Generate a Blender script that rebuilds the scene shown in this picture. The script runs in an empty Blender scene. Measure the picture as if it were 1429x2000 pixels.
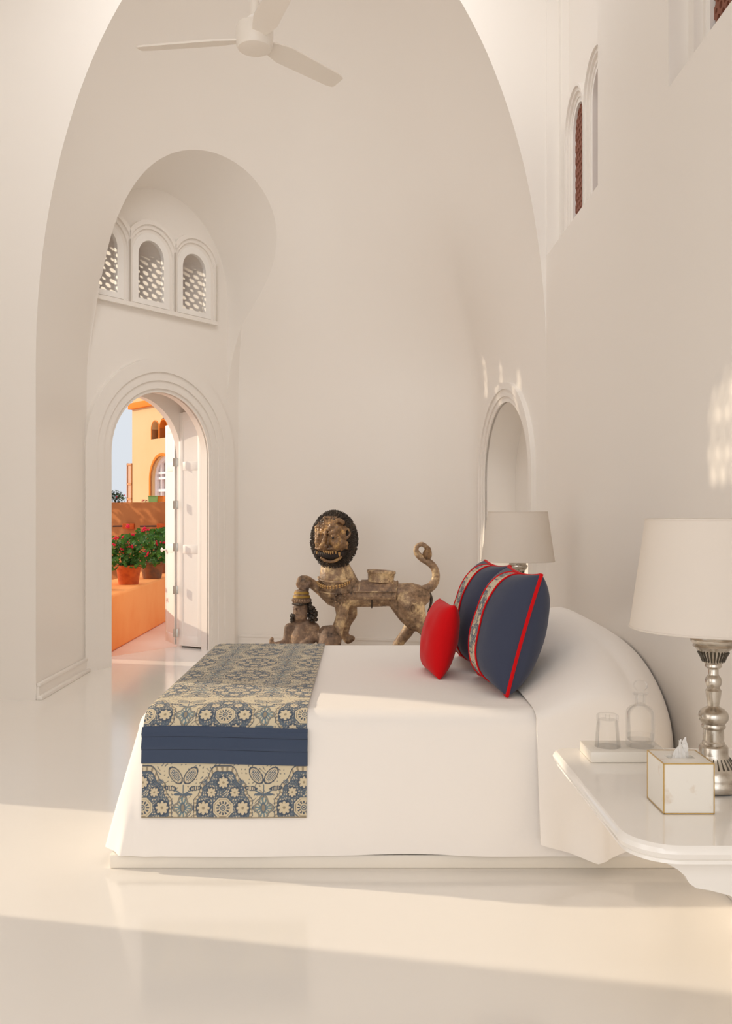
import bpy, bmesh, math, random
import numpy as np
from mathutils import Vector, Matrix
random.seed(7)
PI = math.pi
SC = bpy.context.scene
COL = SC.collection

# ---------------------------------------------------------------- camera, world, lights, exposure
F = 1786.0            # focal length in pixels of the 1429 x 2000 frame
VX, VY = 704.0, 1000.0
EYE = 1.42
cam_d = bpy.data.cameras.new('camera'); cam = bpy.data.objects.new('camera', cam_d); COL.objects.link(cam)
cam.location = (0, 0, EYE); cam.rotation_euler = (PI/2, 0, 0)
cam_d.sensor_fit = 'AUTO'; cam_d.sensor_width = 36.0; cam_d.lens = F/2000*36
cam_d.shift_x = (714.5-VX)/2000; cam_d.clip_start = 0.05; cam_d.clip_end = 500
SC.camera = cam

SC.view_settings.view_transform = 'Standard'; SC.view_settings.look = 'None'
SC.view_settings.exposure = 0.06; SC.view_settings.gamma = 1.0
try: SC.view_settings.use_curve_mapping = False
except Exception: pass
SC.cycles.max_bounces = 14; SC.cycles.diffuse_bounces = 8; SC.cycles.glossy_bounces = 10
SC.cycles.transparent_max_bounces = 32; SC.cycles.transmission_bounces = 8
SC.cycles.caustics_reflective = False; SC.cycles.caustics_refractive = False
SC.cycles.sample_clamp_indirect = 4.0
SC.cycles.use_denoising = True

world = bpy.data.worlds.new('sky'); SC.world = world; world.use_nodes = True
wn = world.node_tree; wn.nodes.clear()
w_out = wn.nodes.new('ShaderNodeOutputWorld'); w_bg = wn.nodes.new('ShaderNodeBackground')
w_tc = wn.nodes.new('ShaderNodeTexCoord'); w_sep = wn.nodes.new('ShaderNodeSeparateXYZ'); w_rmp = wn.nodes.new('ShaderNodeValToRGB')
wn.links.new(w_tc.outputs['Generated'], w_sep.inputs[0]); wn.links.new(w_sep.outputs['Z'], w_rmp.inputs[0])
w_rmp.color_ramp.elements[0].position = 0.0; w_rmp.color_ramp.elements[0].color = (0.76, 0.80, 0.85, 1)
w_rmp.color_ramp.elements[1].position = 0.75; w_rmp.color_ramp.elements[1].color = (1.1, 1.15, 1.25, 1)
_e = w_rmp.color_ramp.elements.new(0.22); _e.color = (0.80, 0.84, 0.90, 1)
wn.links.new(w_rmp.outputs[0], w_bg.inputs[0]); w_bg.inputs[1].default_value = 0.92
wn.links.new(w_bg.outputs[0], w_out.inputs[0])

SUN_DIR = Vector((1.0, -0.22, -0.34))
sd = bpy.data.lights.new('sun', 'SUN'); so = bpy.data.objects.new('sun', sd); COL.objects.link(so)
so.rotation_euler = SUN_DIR.to_track_quat('-Z', 'Y').to_euler(); so.location = (-6, 8, 8)
sd.energy = 3.05; sd.color = (1.0, 0.84, 0.63); sd.angle = math.radians(0.9)

def area(name, loc, target, sx, sy, power, color):
    d = bpy.data.lights.new(name, 'AREA'); o = bpy.data.objects.new(name, d); COL.objects.link(o)
    d.shape = 'RECTANGLE'; d.size = sx; d.size_y = sy; d.energy = power; d.color = color
    o.location = loc
    o.rotation_euler = (Vector(target)-Vector(loc)).to_track_quat('-Z', 'Y').to_euler()
    return o
area('fill_light_rear', (-0.8, -2.4, 2.6), (-0.8, 6, 2.4), 4.2, 4.6, 78, (1.0, 0.975, 0.95))  # added fill light behind the camera, its opening is assumed
area('fill_light_left', (-2.9, 1.2, 2.0), (1.4, 2.2, 1.6), 2.2, 2.6, 22, (1.0, 0.975, 0.95))  # added fill for bed wall and bed side, no opening behind it
area('fill_light_roof', (-0.55, 5.2, 6.28), (-0.55, 9.2, 1.8), 2.6, 1.6, 31, (1.0, 0.975, 0.95)).data.spread = math.radians(125)  # added fill light to brighten the apse, no skylight known

# ---------------------------------------------------------------- helpers
def px(x, y, d):
    """pixel of the frame and a distance -> point in the place"""
    return Vector(((x-VX)*d/F, d, EYE-(y-VY)*d/F))

def origin_of(parent):
    v = Vector((0, 0, 0))
    while parent is not None:
        v += Vector(parent.location); parent = parent.parent
    return v

class MB:
    """collects shapes in world coordinates, becomes ONE mesh object"""
    def __init__(s): s.v = []; s.f = []
    def add(s, vs, fs):
        n = len(s.v); s.v.extend([tuple(v) for v in vs]); s.f.extend([tuple(i+n for i in f) for f in fs]); return s
    def box(s, x0, x1, y0, y1, z0, z1, bevel=0.0, seg=2):
        bm = bmesh.new(); bmesh.ops.create_cube(bm, size=1)
        for v in bm.verts:
            v.co = Vector((x0+(v.co.x+.5)*(x1-x0), y0+(v.co.y+.5)*(y1-y0), z0+(v.co.z+.5)*(z1-z0)))
        if bevel > 0: bmesh.ops.bevel(bm, geom=bm.edges[:], offset=bevel, segments=seg, affect='EDGES', profile=.5)
        s.bm(bm); bm.free(); return s
    def bm(s, bm):
        bm.verts.index_update()
        return s.add([v.co.copy() for v in bm.verts], [[v.index for v in f.verts] for f in bm.faces])
    def obox(s, O, u, n, a0, a1, l0, l1, z0, z1, bevel=0.0):
        """box in a wall frame: a along u, l along n, z up"""
        m = MB().box(a0, a1, l0, l1, z0, z1, bevel)
        return s.add([O + u*v[0] + n*v[1] + Vector((0, 0, v[2])) for v in m.v], m.f)
    def sphere(s, c, r, sub=2, scale=(1, 1, 1), rot=None):
        bm = bmesh.new(); bmesh.ops.create_icosphere(bm, subdivisions=sub, radius=1)
        for v in bm.verts:
            p = Vector((v.co.x*r*scale[0], v.co.y*r*scale[1], v.co.z*r*scale[2]))
            if rot is not None: p = rot @ p
            v.co = p + Vector(c)
        s.bm(bm); bm.free(); return s
    def lathe(s, c, prof, seg=40, sx=1, sy=1, cap=True, rot=None):
        """prof: (radius, z) from bottom to top"""
        vs = []; fs = []; c = Vector(c)
        for (r, z) in prof:
            for k in range(seg):
                a = 2*PI*k/seg
                p = Vector((r*math.cos(a)*sx, r*math.sin(a)*sy, z))
                if rot is not None: p = rot @ p
                vs.append(c+p)
        for i in range(len(prof)-1):
            for k in range(seg):
                k2 = (k+1) % seg
                fs.append((i*seg+k, i*seg+k2, (i+1)*seg+k2, (i+1)*seg+k))
        if cap:
            fs.append(tuple(range(seg))[::-1]); fs.append(tuple((len(prof)-1)*seg+k for k in range(seg)))
        return s.add(vs, fs)
    def tube(s, pts, r, seg=10, closed=False):
        pts = [Vector(p) for p in pts]; n = len(pts)
        rs = r if isinstance(r, (list, tuple)) else [r]*n
        vs = []; fs = []; nrm = None
        for i, p in enumerate(pts):
            a = pts[(i-1) % n] if (closed or i > 0) else p
            b = pts[(i+1) % n] if (closed or i < n-1) else p
            t = (b-a).normalized()
            if nrm is None:
                nrm = t.orthogonal().normalized()
            nrm = (nrm - t*nrm.dot(t)).normalized(); bn = t.cross(nrm)
            for k in range(seg):
                an = 2*PI*k/seg
                vs.append(p + nrm*math.cos(an)*rs[i] + bn*math.sin(an)*rs[i])
        m = n if closed else n-1
        for i in range(m):
            j = (i+1) % n
            for k in range(seg):
                k2 = (k+1) % seg
                fs.append((i*seg+k, i*seg+k2, j*seg+k2, j*seg+k))
        if not closed:
            fs.append(tuple(range(seg))[::-1]); fs.append(tuple((n-1)*seg+k for k in range(seg)))
        return s.add(vs, fs)
    def prism(s, poly, to, l0, l1):
        """closed 2D polygon extruded: to(a, b, l) gives the point"""
        n = len(poly)
        vs = [to(a, b, l0) for a, b in poly] + [to(a, b, l1) for a, b in poly]
        fs = [tuple(range(n))[::-1], tuple(range(n, 2*n))]
        fs += [(i, (i+1) % n, n+(i+1) % n, n+i) for i in range(n)]
        return s.add(vs, fs)
    def band(s, inn, out, to, l0, l1):
        """strip between two open outlines of equal length, extruded"""
        n = len(inn)
        vs = [to(a, b, l0) for a, b in inn]+[to(a, b, l0) for a, b in out]+[to(a, b, l1) for a, b in inn]+[to(a, b, l1) for a, b in out]
        fs = []
        for i in range(n-1):
            fs += [(i, i+1, n+i+1, n+i), (2*n+i, 3*n+i, 3*n+i+1, 2*n+i+1), (i, 2*n+i, 2*n+i+1, i+1), (n+i, n+i+1, 3*n+i+1, 3*n+i)]
        fs += [(0, n, 3*n, 2*n), (n-1, 3*n-1, 4*n-1, 2*n-1)]
        return s.add(vs, fs)
    def mesh(s, name='m', fix=True):
        me = bpy.data.meshes.new(name); me.from_pydata(s.v, [], s.f); me.validate()
        if fix:
            bm = bmesh.new(); bm.from_mesh(me); bmesh.ops.recalc_face_normals(bm, faces=bm.faces[:]); bm.to_mesh(me); bm.free()
        return me
    def build(s, name, mat, parent=None, smooth=35, fix=True):
        return put(name, s.mesh(name, fix), mat, parent, smooth)

def put(name, me, mat, parent=None, smooth=35, world=True):
    if mat is not None:
        me.materials.clear(); me.materials.append(mat)
    if smooth:
        for p in me.polygons: p.use_smooth = True
        me.set_sharp_from_angle(angle=math.radians(smooth))
    o = bpy.data.objects.new(name, me); COL.objects.link(o)
    if parent is not None:
        o.parent = parent
        if world: me.transform(Matrix.Translation(-origin_of(parent)))
    return o

def tag(o, label, cat, group=None, kind=None):
    o['label'] = label; o['category'] = cat
    if group: o['group'] = group
    if kind: o['kind'] = kind
    return o
def thing(name, label, cat, loc=(0, 0, 0), group=None):
    o = bpy.data.objects.new(name, None); COL.objects.link(o); o.location = loc; o.empty_display_size = .1
    return tag(o, label, cat, group)
def struct(o, label=None):
    o['kind'] = 'structure'
    if label: o['label'] = label
    return o
def structure_root(name, loc=(0, 0, 0), label=None):
    o = bpy.data.objects.new(name, None); COL.objects.link(o); o.location = loc
    return struct(o, label)
def kids(o): return [c for c in COL.objects if c.parent is o]
def copy_tree(o, parent=None):
    c = o.copy(); COL.objects.link(c)
    if parent is not None: c.parent = parent
    for ch in kids(o): copy_tree(ch, c)
    return c
def evaluated(me, mods):
    """mesh with modifiers applied; mods: list of (type, {settings})"""
    o = bpy.data.objects.new('tmp', me); COL.objects.link(o)
    for t, kw in mods:
        m = o.modifiers.new('m', t)
        for k, v in kw.items(): setattr(m, k, v)
    dg = bpy.context.evaluated_depsgraph_get(); dg.update()
    r = bpy.data.meshes.new_from_object(o.evaluated_get(dg))
    bpy.data.objects.remove(o, do_unlink=True)
    return r
def cut(me, cutters):
    mods = []; tmp = []
    for c in cutters:
        cm = c.mesh('cutter') if isinstance(c, MB) else c
        co = bpy.data.objects.new('cutter', cm); COL.objects.link(co); tmp.append(co)
        mods.append(('BOOLEAN', dict(operation='DIFFERENCE', object=co, solver='EXACT')))
    r = evaluated(me, mods)
    for co in tmp: bpy.data.objects.remove(co, do_unlink=True)
    return r

# ---------------------------------------------------------------- materials
def lin(r, g, b):
    f = lambda c: (c/255/12.92) if c/255 <= .04045 else ((c/255+.055)/1.055)**2.4
    return (f(r), f(g), f(b), 1)
def mat(name, col, rough=.5, metal=0.0, spec=.5, coat=0.0, bump=None, vary=None, sheen=0.0, trans=0.0):
    """bump: (scale, strength, distance)   vary: (scale, other colour, low, high)"""
    m = bpy.data.materials.new(name); m.use_nodes = True; nt = m.node_tree; b = nt.nodes['Principled BSDF']
    b.inputs['Base Color'].default_value = col; b.inputs['Roughness'].default_value = rough
    b.inputs['Metallic'].default_value = metal; b.inputs['Specular IOR Level'].default_value = spec
    b.inputs['Coat Weight'].default_value = coat; b.inputs['Coat Roughness'].default_value = .06
    b.inputs['Sheen Weight'].default_value = sheen
    tc = nt.nodes.new('ShaderNodeTexCoord')
    if vary:
        n = nt.nodes.new('ShaderNodeTexNoise'); n.inputs['Scale'].default_value = vary[0]; n.inputs['Detail'].default_value = 6
        r = nt.nodes.new('ShaderNodeValToRGB'); r.color_ramp.elements[0].position = vary[2]; r.color_ramp.elements[1].position = vary[3]
        r.color_ramp.elements[0].color = col; r.color_ramp.elements[1].color = vary[1]
        nt.links.new(tc.outputs['Object'], n.inputs['Vector']); nt.links.new(n.outputs['Fac'], r.inputs[0]); nt.links.new(r.outputs[0], b.inputs['Base Color'])
    if bump:
        n = nt.nodes.new('ShaderNodeTexNoise'); n.inputs['Scale'].default_value = bump[0]; n.inputs['Detail'].default_value = 4
        bp = nt.nodes.new('ShaderNodeBump'); bp.inputs['Strength'].default_value = bump[1]; bp.inputs['Distance'].default_value = bump[2]
        nt.links.new(tc.outputs['Object'], n.inputs['Vector']); nt.links.new(n.outputs['Fac'], bp.inputs['Height']); nt.links.new(bp.outputs[0], b.inputs['Normal'])
    if trans > 0:
        out = nt.nodes['Material Output']; t = nt.nodes.new('ShaderNodeBsdfTranslucent'); t.inputs[0].default_value = col
        mx = nt.nodes.new('ShaderNodeMixShader'); mx.inputs[0].default_value = trans
        nt.links.new(b.outputs[0], mx.inputs[1]); nt.links.new(t.outputs[0], mx.inputs[2]); nt.links.new(mx.outputs[0], out.inputs[0])
    return m
def vcol_mat(name, rough=.85, bump=(900, .12, .002), sheen=.1):
    m = mat(name, (1, 1, 1, 1), rough, spec=.15, bump=bump, sheen=sheen); nt = m.node_tree
    a = nt.nodes.new('ShaderNodeAttribute'); a.attribute_name = 'print'
    nt.links.new(a.outputs['Color'], nt.nodes['Principled BSDF'].inputs['Base Color']); return m
def thin_glass(name, tint=(1, 1, 1, 1), power=1.0):
    m = bpy.data.materials.new(name); m.use_nodes = True; nt = m.node_tree; nt.nodes.clear()
    o = nt.nodes.new('ShaderNodeOutputMaterial'); t = nt.nodes.new('ShaderNodeBsdfTransparent'); g = nt.nodes.new('ShaderNodeBsdfGlossy')
    t.inputs[0].default_value = tint; g.inputs['Roughness'].default_value = .02
    lw = nt.nodes.new('ShaderNodeLayerWeight'); lw.inputs['Blend'].default_value = .25
    mu = nt.nodes.new('ShaderNodeMath'); mu.operation = 'MULTIPLY'; mu.inputs[1].default_value = power
    mx = nt.nodes.new('ShaderNodeMixShader')
    nt.links.new(lw.outputs['Fresnel'], mu.inputs[0]); nt.links.new(mu.outputs[0], mx.inputs[0]); nt.links.new(t.outputs[0], mx.inputs[1]); nt.links.new(g.outputs[0], mx.inputs[2])
    nt.links.new(mx.outputs[0], o.inputs[0]); return m

WHITE = (0.83, 0.79, 0.742, 1)
M = dict(
    plaster=mat('polished_plaster', WHITE, .32, spec=.45, bump=(1.3, .05, .05)),
    plaster_matt=mat('plaster', WHITE, .6, spec=.3),
    floor=mat('polished_floor', (0.85, 0.815, 0.765, 1), .13, spec=.5, bump=(1.1, .035, .05)),
    paint=mat('white_gloss_paint', (0.86, 0.835, 0.80, 1), .42),
    linen=mat('white_cotton', (0.87, 0.83, 0.79, 1), .9, spec=.12, bump=(9, .10, .02), sheen=.1),
    plinth=mat('plinth_plaster', (0.84, 0.785, 0.70, 1), .25),
    navy=mat('navy_cotton', lin(66, 77, 98), .85, spec=.15, bump=(500, .25, .002), sheen=.15),
    navy_dark=mat('navy_pleat_shade', lin(26, 32, 46), .9),
    navy_cushion=mat('slate_blue_cotton', lin(64, 69, 88), .9, spec=.12, bump=(14, .12, .02), sheen=.15),
    red=mat('red_cotton', lin(205, 10, 18), .85, spec=.15, bump=(16, .12, .02), sheen=.1),
    shade=mat('cream_lampshade_fabric', (0.88, 0.83, 0.77, 1), .9, spec=.1, bump=(300, .08, .002), trans=.4),
    silver=mat('aged_silver', (0.62, 0.57, 0.50, 1), .24, metal=1.0, bump=(60, .12, .004), vary=(28, (0.36, 0.31, 0.25, 1), .45, .75)),
    silver_dark=mat('tarnished_silver', (0.10, 0.085, 0.065, 1), .45, metal=.7),
    marble=mat('white_marble', (0.80, 0.765, 0.70, 1), .28, vary=(22, (0.62, 0.50, 0.38, 1), .60, .80)),
    marble_tray=mat('cream_marble', (0.80, 0.755, 0.68, 1), .3, vary=(12, (0.66, 0.60, 0.50, 1), .5, .8)),
    brass=mat('brass', (0.62, 0.42, 0.16, 1), .3, metal=.9),
    tissue=mat('tissue_paper', (0.88, 0.87, 0.85, 1), .95, spec=.05, trans=.3),
    table=mat('white_marble_top', (0.86, 0.825, 0.775, 1), .12, coat=.4),
    glass=thin_glass('clear_glass', (.994, .994, .992, 1), .38),
    pane=thin_glass('window_glass', (.985, .985, .985, 1), .22),
    jali_dark=mat('dark_stone_screen', lin(92, 72, 62), .8),
    jali_red=mat('red_brown_screen', lin(138, 84, 64), .7),
    steel=mat('hinge_steel', (0.55, 0.52, 0.47, 1), .4, metal=.9),
    fan=mat('fan_white', (0.82, 0.765, 0.695, 1), .4),
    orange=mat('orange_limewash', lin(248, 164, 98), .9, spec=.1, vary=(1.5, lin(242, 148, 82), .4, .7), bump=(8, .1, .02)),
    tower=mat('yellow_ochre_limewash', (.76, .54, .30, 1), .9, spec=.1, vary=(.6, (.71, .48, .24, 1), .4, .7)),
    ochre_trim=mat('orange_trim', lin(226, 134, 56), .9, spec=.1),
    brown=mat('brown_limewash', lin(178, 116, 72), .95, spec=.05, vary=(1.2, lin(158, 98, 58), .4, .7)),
    terrace=mat('terrace_lime_floor', lin(238, 204, 182), .5, vary=(1.0, lin(230, 190, 166), .4, .7)),
    terracotta=mat('terracotta', lin(206, 104, 52), .85, spec=.15, vary=(14, lin(180, 84, 44), .4, .7)),
    terracotta_old=mat('weathered_terracotta', lin(150, 96, 64), .9, spec=.1, vary=(9, lin(110, 84, 66), .4, .65)),
    soil=mat('soil', lin(60, 42, 30), .95),
    leaf=mat('leaf_green', lin(78, 126, 40), .6, spec=.3, vary=(14, lin(38, 74, 26), .35, .65), trans=.2),
    leaf_dark=mat('dark_leaf', lin(36, 62, 30), .6, vary=(10, lin(22, 42, 20), .35, .65)),
    leaf_pale=mat('pale_leaf', lin(120, 158, 70), .6, vary=(10, lin(90, 130, 60), .35, .65)),
    blossom=mat('crimson_petal', lin(224, 20, 62), .7),
    green_box=mat('pale_green_planter', lin(158, 196, 110), .6),
    orange_box=mat('orange_planter', lin(244, 140, 50), .6),
    shutter=mat('wood_shutter', lin(206, 140, 86), .7),
    shutter_pane=mat('shutter_lattice', lin(206, 168, 140), .8),
    win_white=mat('white_window_paint', lin(236, 234, 238), .5),
    win_net=mat('pale_window_net', lin(214, 200, 192), .8),
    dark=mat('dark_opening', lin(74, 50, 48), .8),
    iron=mat('dark_iron', lin(70, 48, 40), .7),
    bark=mat('bark', lin(80, 64, 50), .9),
)
def wood_mat(name, dark, mid, gilt, sc=7.0, gp=(.52, .66), rough=.5):
    m = bpy.data.materials.new(name); m.use_nodes = True; nt = m.node_tree; b = nt.nodes['Principled BSDF']
    b.inputs['Roughness'].default_value = rough
    tc = nt.nodes.new('ShaderNodeTexCoord')
    n1 = nt.nodes.new('ShaderNodeTexNoise'); n1.inputs['Scale'].default_value = sc; n1.inputs['Detail'].default_value = 8; n1.inputs['Roughness'].default_value = .65
    n2 = nt.nodes.new('ShaderNodeTexNoise'); n2.inputs['Scale'].default_value = sc*5; n2.inputs['Detail'].default_value = 6
    r = nt.nodes.new('ShaderNodeValToRGB'); e = r.color_ramp.elements
    e[0].position = .30; e[0].color = dark; e[1].position = .48; e[1].color = mid
    g = e.new(gp[0]); g.color = mid; g2 = e.new(gp[1]); g2.color = gilt
    mx = nt.nodes.new('ShaderNodeMath'); mx.operation = 'MULTIPLY_ADD'; mx.inputs[1].default_value = .35
    sb = nt.nodes.new('ShaderNodeMath'); sb.operation = 'SUBTRACT'; sb.inputs[1].default_value = .175
    nt.links.new(tc.outputs['Object'], n1.inputs['Vector']); nt.links.new(tc.outputs['Object'], n2.inputs['Vector'])
    nt.links.new(n2.outputs['Fac'], mx.inputs[0]); nt.links.new(n1.outputs['Fac'], sb.inputs[0]); nt.links.new(sb.outputs[0], mx.inputs[2])
    nt.links.new(mx.outputs[0], r.inputs[0]); nt.links.new(r.outputs[0], b.inputs['Base Color'])
    bp = nt.nodes.new('ShaderNodeBump'); bp.inputs['Strength'].default_value = .5; bp.inputs['Distance'].default_value = .008
    nt.links.new(n2.outputs['Fac'], bp.inputs['Height']); nt.links.new(bp.outputs[0], b.inputs['Normal'])
    return m
M['gilt_wood'] = wood_mat('worn_gilded_wood', lin(66, 50, 38), lin(148, 120, 94), lin(222, 194, 150), 7.0, (.51, .66))
M['grey_wood'] = wood_mat('bare_carved_wood', lin(62, 47, 38), lin(122, 98, 80), lin(172, 140, 108), 8.0, (.52, .68), .65)
M['mane_wood'] = wood_mat('dark_mane_wood', lin(26, 21, 17), lin(54, 43, 33), lin(104, 84, 58), 9.0, (.58, .78), .5)
M['face_wood'] = wood_mat('polished_face_wood', lin(66, 46, 31), lin(128, 96, 64), lin(214, 172, 110), 11.0, (.53, .70), .35)
M['mouth'] = mat('dark_mouth', lin(34, 20, 14), .6)
M['teeth'] = mat('worn_ivory', lin(190, 150, 96), .4)
M['gold_band'] = mat('gold_leaf', lin(150, 118, 48), .6, metal=.2)

# ---------------------------------------------------------------- the rooms' shell
XL, XR = -2.45, 1.40           # side walls of the apse / bed wall
CX, YA = -0.525, 6.90          # axis and front plane of the great arch
A0, ZS, BZ = 1.925, 2.54, 3.66 # half width, spring height, rise of the great arch
P0 = Vector((-2.45, 8.18, 0)); P1 = Vector((-1.30, 9.72, 0)); P2 = Vector((1.12, 9.22, 0)); P3 = Vector((XR, YA, 0))
UD = (P1-P0).normalized(); ND = Vector((UD.y, -UD.x, 0))     # door wall: along, into the room
LD = (P1-P0).length
OD = P0 + UD*(LD*0.455)                                      # door axis
UR = (P3-P2).normalized(); NR = Vector((-abs(UR.y), -abs(UR.x), 0)).normalized()
if NR.dot(Vector((CX, 7.5, 0))-P2) < 0: NR = -NR
OR = P2 + UR*1.22                                            # axis of the arched niche in the right wall
UP = Vector((0, 0, 1))

def frame(O, u, n): return lambda a, z, l: O + u*a + n*l + UP*z
TD = frame(OD, UD, ND); TR = frame(OR, UR, NR)
def arch(hw, z0, zs, seg=28, rise=None, c=0.0):
    rise = hw if rise is None else rise
    p = [(c-hw, z0), (c-hw, zs)]
    for k in range(1, seg): t = PI*k/seg; p.append((c-hw*math.cos(t), zs+rise*math.sin(t)))
    p += [(c+hw, zs), (c+hw, z0)]
    return p

def apse_void():
    cx, cy = CX, YA
    e1 = (P1-P2).normalized(); e2 = (P3-P2).normalized(); fil = []
    for k in range(9):
        t = k/8; a = P2+e1*.7; b = P2+e2*.32; fil.append(a*(1-t)**2+P2*2*t*(1-t)+b*t*t)
    base = [Vector((XL, YA, 0)), P0, P1] + fil + [P3]
    fi = set(np.linspace(0, PI, 97).tolist())
    for p in base[1:-1]: fi.add(math.atan2(p.y-cy, p.x-cx))
    fi = sorted(fi, reverse=True)
    def rpoly(a):
        d = Vector((math.cos(a), math.sin(a)))
        if a >= PI-1e-6: return cx-XL
        if a <= 1e-6: return XR-cx
        best = None
        for A, B in zip(base[:-1], base[1:]):
            e = (B-A).xy; q = A.xy-Vector((cx, cy)); den = d.x*e.y-d.y*e.x
            if abs(den) < 1e-9: continue
            t = (q.x*e.y-q.y*e.x)/den; w = (q.x*d.y-q.y*d.x)/den
            if t > 0 and -1e-6 <= w <= 1+1e-6: best = t if best is None else min(best, t)
        return best
    rp = [rpoly(a) for a in fi]
    re = [1/math.sqrt((math.cos(a)/A0)**2+(math.sin(a)/2.55)**2) for a in fi]
    zs = [-.3, 0.0, .8, 1.6, 2.3] + [ZS+BZ*math.sin(t) for t in np.linspace(0, PI/2*.97, 34)]
    vs = []; n = len(fi)+2; fs = []
    for z in zs:
        s = 1.0 if z <= ZS else math.sqrt(max(1-((z-ZS)/BZ)**2, 0))
        t = min(max((z-2.6)/1.8, 0), 1); t = t*t*(3-2*t)
        ring = [(cx + math.cos(a)*s*(r0*(1-t)+r1*t), cy + math.sin(a)*s*(r0*(1-t)+r1*t)) for a, r0, r1 in zip(fi, rp, re)]
        ring = [(ring[0][0], YA-.4)] + ring + [(ring[-1][0], YA-.4)]
        vs += [(x, y, z) for x, y in ring]
    for i in range(len(zs)-1):
        for k in range(n):
            k2 = (k+1) % n
            fs.append((i*n+k, i*n+k2, (i+1)*n+k2, (i+1)*n+k))
    fs.append(tuple(range(n))); fs.append(tuple((len(zs)-1)*n+k for k in range(n)))
    return MB().add(vs, fs)

TH = .48
outer = [(-6.0, YA), (3.2, YA), (3.2, 7.4), (2.0, 7.4), (1.75, 9.9), (-1.45, 10.25)]
q0 = P0-ND*TH; q1 = P1-ND*TH
tq = (-2.93-q0.x)/UD.x; qa = q0+UD*tq; qb = q1+UD*.10
outer += [(qb.x, qb.y), (qa.x, qa.y), (-2.93, 7.4), (-6.0, 7.4)]
block = MB().prism(outer, lambda a, b, l: Vector((a, b, l)), -.06, 6.75).mesh('block')

# lunette over the door
LC = 0.02   # its axis along the door wall
inner_o = arch(.87, 2.56, 3.62, 40, .92, LC)
def lun(a, z, l):
    k = 1+.08*max(l, 0); return TD(LC+(a-LC)*k, 2.56+(z-2.56)*(1+.20*max(l, 0)), l)
lunette = MB(); nn = len(inner_o)
ls = [0.0, .4, .8, 1.3, 1.9]
for l in ls: lunette.v += [tuple(lun(a, z, l)) for a, z in inner_o]
for i in range(len(ls)-1):
    for k in range(nn): lunette.f.append((i*nn+k, i*nn+(k+1) % nn, (i+1)*nn+(k+1) % nn, (i+1)*nn+k))
lunette.f.append(tuple(range(nn))); lunette.f.append(tuple((len(ls)-1)*nn+k for k in range(nn)))
WINS = [(-.70, 'window_1'), (-.145, 'window_2'), (.41, 'window_3')]
WZ0, WZS, WHW = 3.43, 3.86, .185
cutters = [apse_void(), lunette]
cutters.append(MB().prism(arch(.61, -.2, 1.97), TD, -.10, .3))
cutters.append(MB().prism([(-.74, -.2), (-.74, 2.68), (.74, 2.68), (.74, -.2)], TD, -.40, -.099))
cutters.append(MB().prism(arch(.615, -.2, 1.97), TD, -.9, -.399))
for a, _ in WINS: cutters.append(MB().prism(arch(WHW, WZ0, WZS, 20, None, a), TD, -.9, .2))
NHW, NZS = .70, 1.72
cutters.append(MB().prism(arch(NHW, -.2, NZS, 28, .66), TR, -.30, .3))
shell = cut(block, cutters)
struct(put('wall_back', shell, M['plaster'], None, 30))

# floor
fl = MB().prism([(-6, -3), (2.4, -3), (2.4, 7.2), (1.75, 9.7), (-1.45, 10.05), (qb.x, qb.y), (qa.x, qa.y), (-2.95, 7.1), (-6, 7.1)], lambda a, b, l: Vector((a, b, l)), -.055, 0)
struct(fl.build('floor', M['floor'], None, 0))

# bed wall (right) with high window recesses
RW = MB().box(XR, XR+.6, -2.6, YA+.2, -.05, 6.6).mesh('rw')
rc = []
REC = [(5.40, YA-.02), (2.35, 4.16)]
for y0, y1 in REC: rc.append(MB().box(XR-.2, XR+.15, y0, y1, 3.35, 5.6))
TW = lambda a, z, l: Vector((XR+.15-l, a, z))
RWIN = [6.46, 5.90, 3.86, 3.29, 2.72]
for i, c in enumerate(RWIN): rc.append(MB().prism(arch(.19, 3.40, 4.14, 20, None, c), TW, -.7, .3))
struct(put('wall_right', cut(RW, rc), M['plaster'], None, 30))

# left wall of the bedroom bay with its door and lattice window, rear wall opening added for the fill light
LW = MB().box(-3.35, -3.0, -2.6, YA+.05, -.05, 6.6).mesh('lw')
TL = lambda a, z, l: Vector((-3.0+l, a, z))
DLC, DLH = 4.20, .60
lc = [MB().prism(arch(DLH, -.2, 1.46, 28, None, DLC), TL, -.7, .3), MB().prism(arch(.20, 3.02, 3.36, 20, None, 4.52), TL, -.7, .3)]
struct(put('wall_left', cut(LW, lc), M['plaster'], None, 30))
struct(put('ceiling', cut(MB().box(-3.35, 2.0, -2.6, YA, 6.3, 6.6).mesh('c'), [MB().box(-1.95, .85, 4.3, 6.1, 6.2, 6.7)]), M['plaster_matt'], None, 0))  # hole added to house the roof fill light
rearm = MB().box(-3.35, 2.0, -2.75, -2.6, -.05, 6.6).mesh('rear')
struct(put('wall_rear', cut(rearm, [MB().box(-2.9, 1.3, -3, -2.4, 0.02, 4.9)]), M['plaster_matt'], None, 0))

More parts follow.
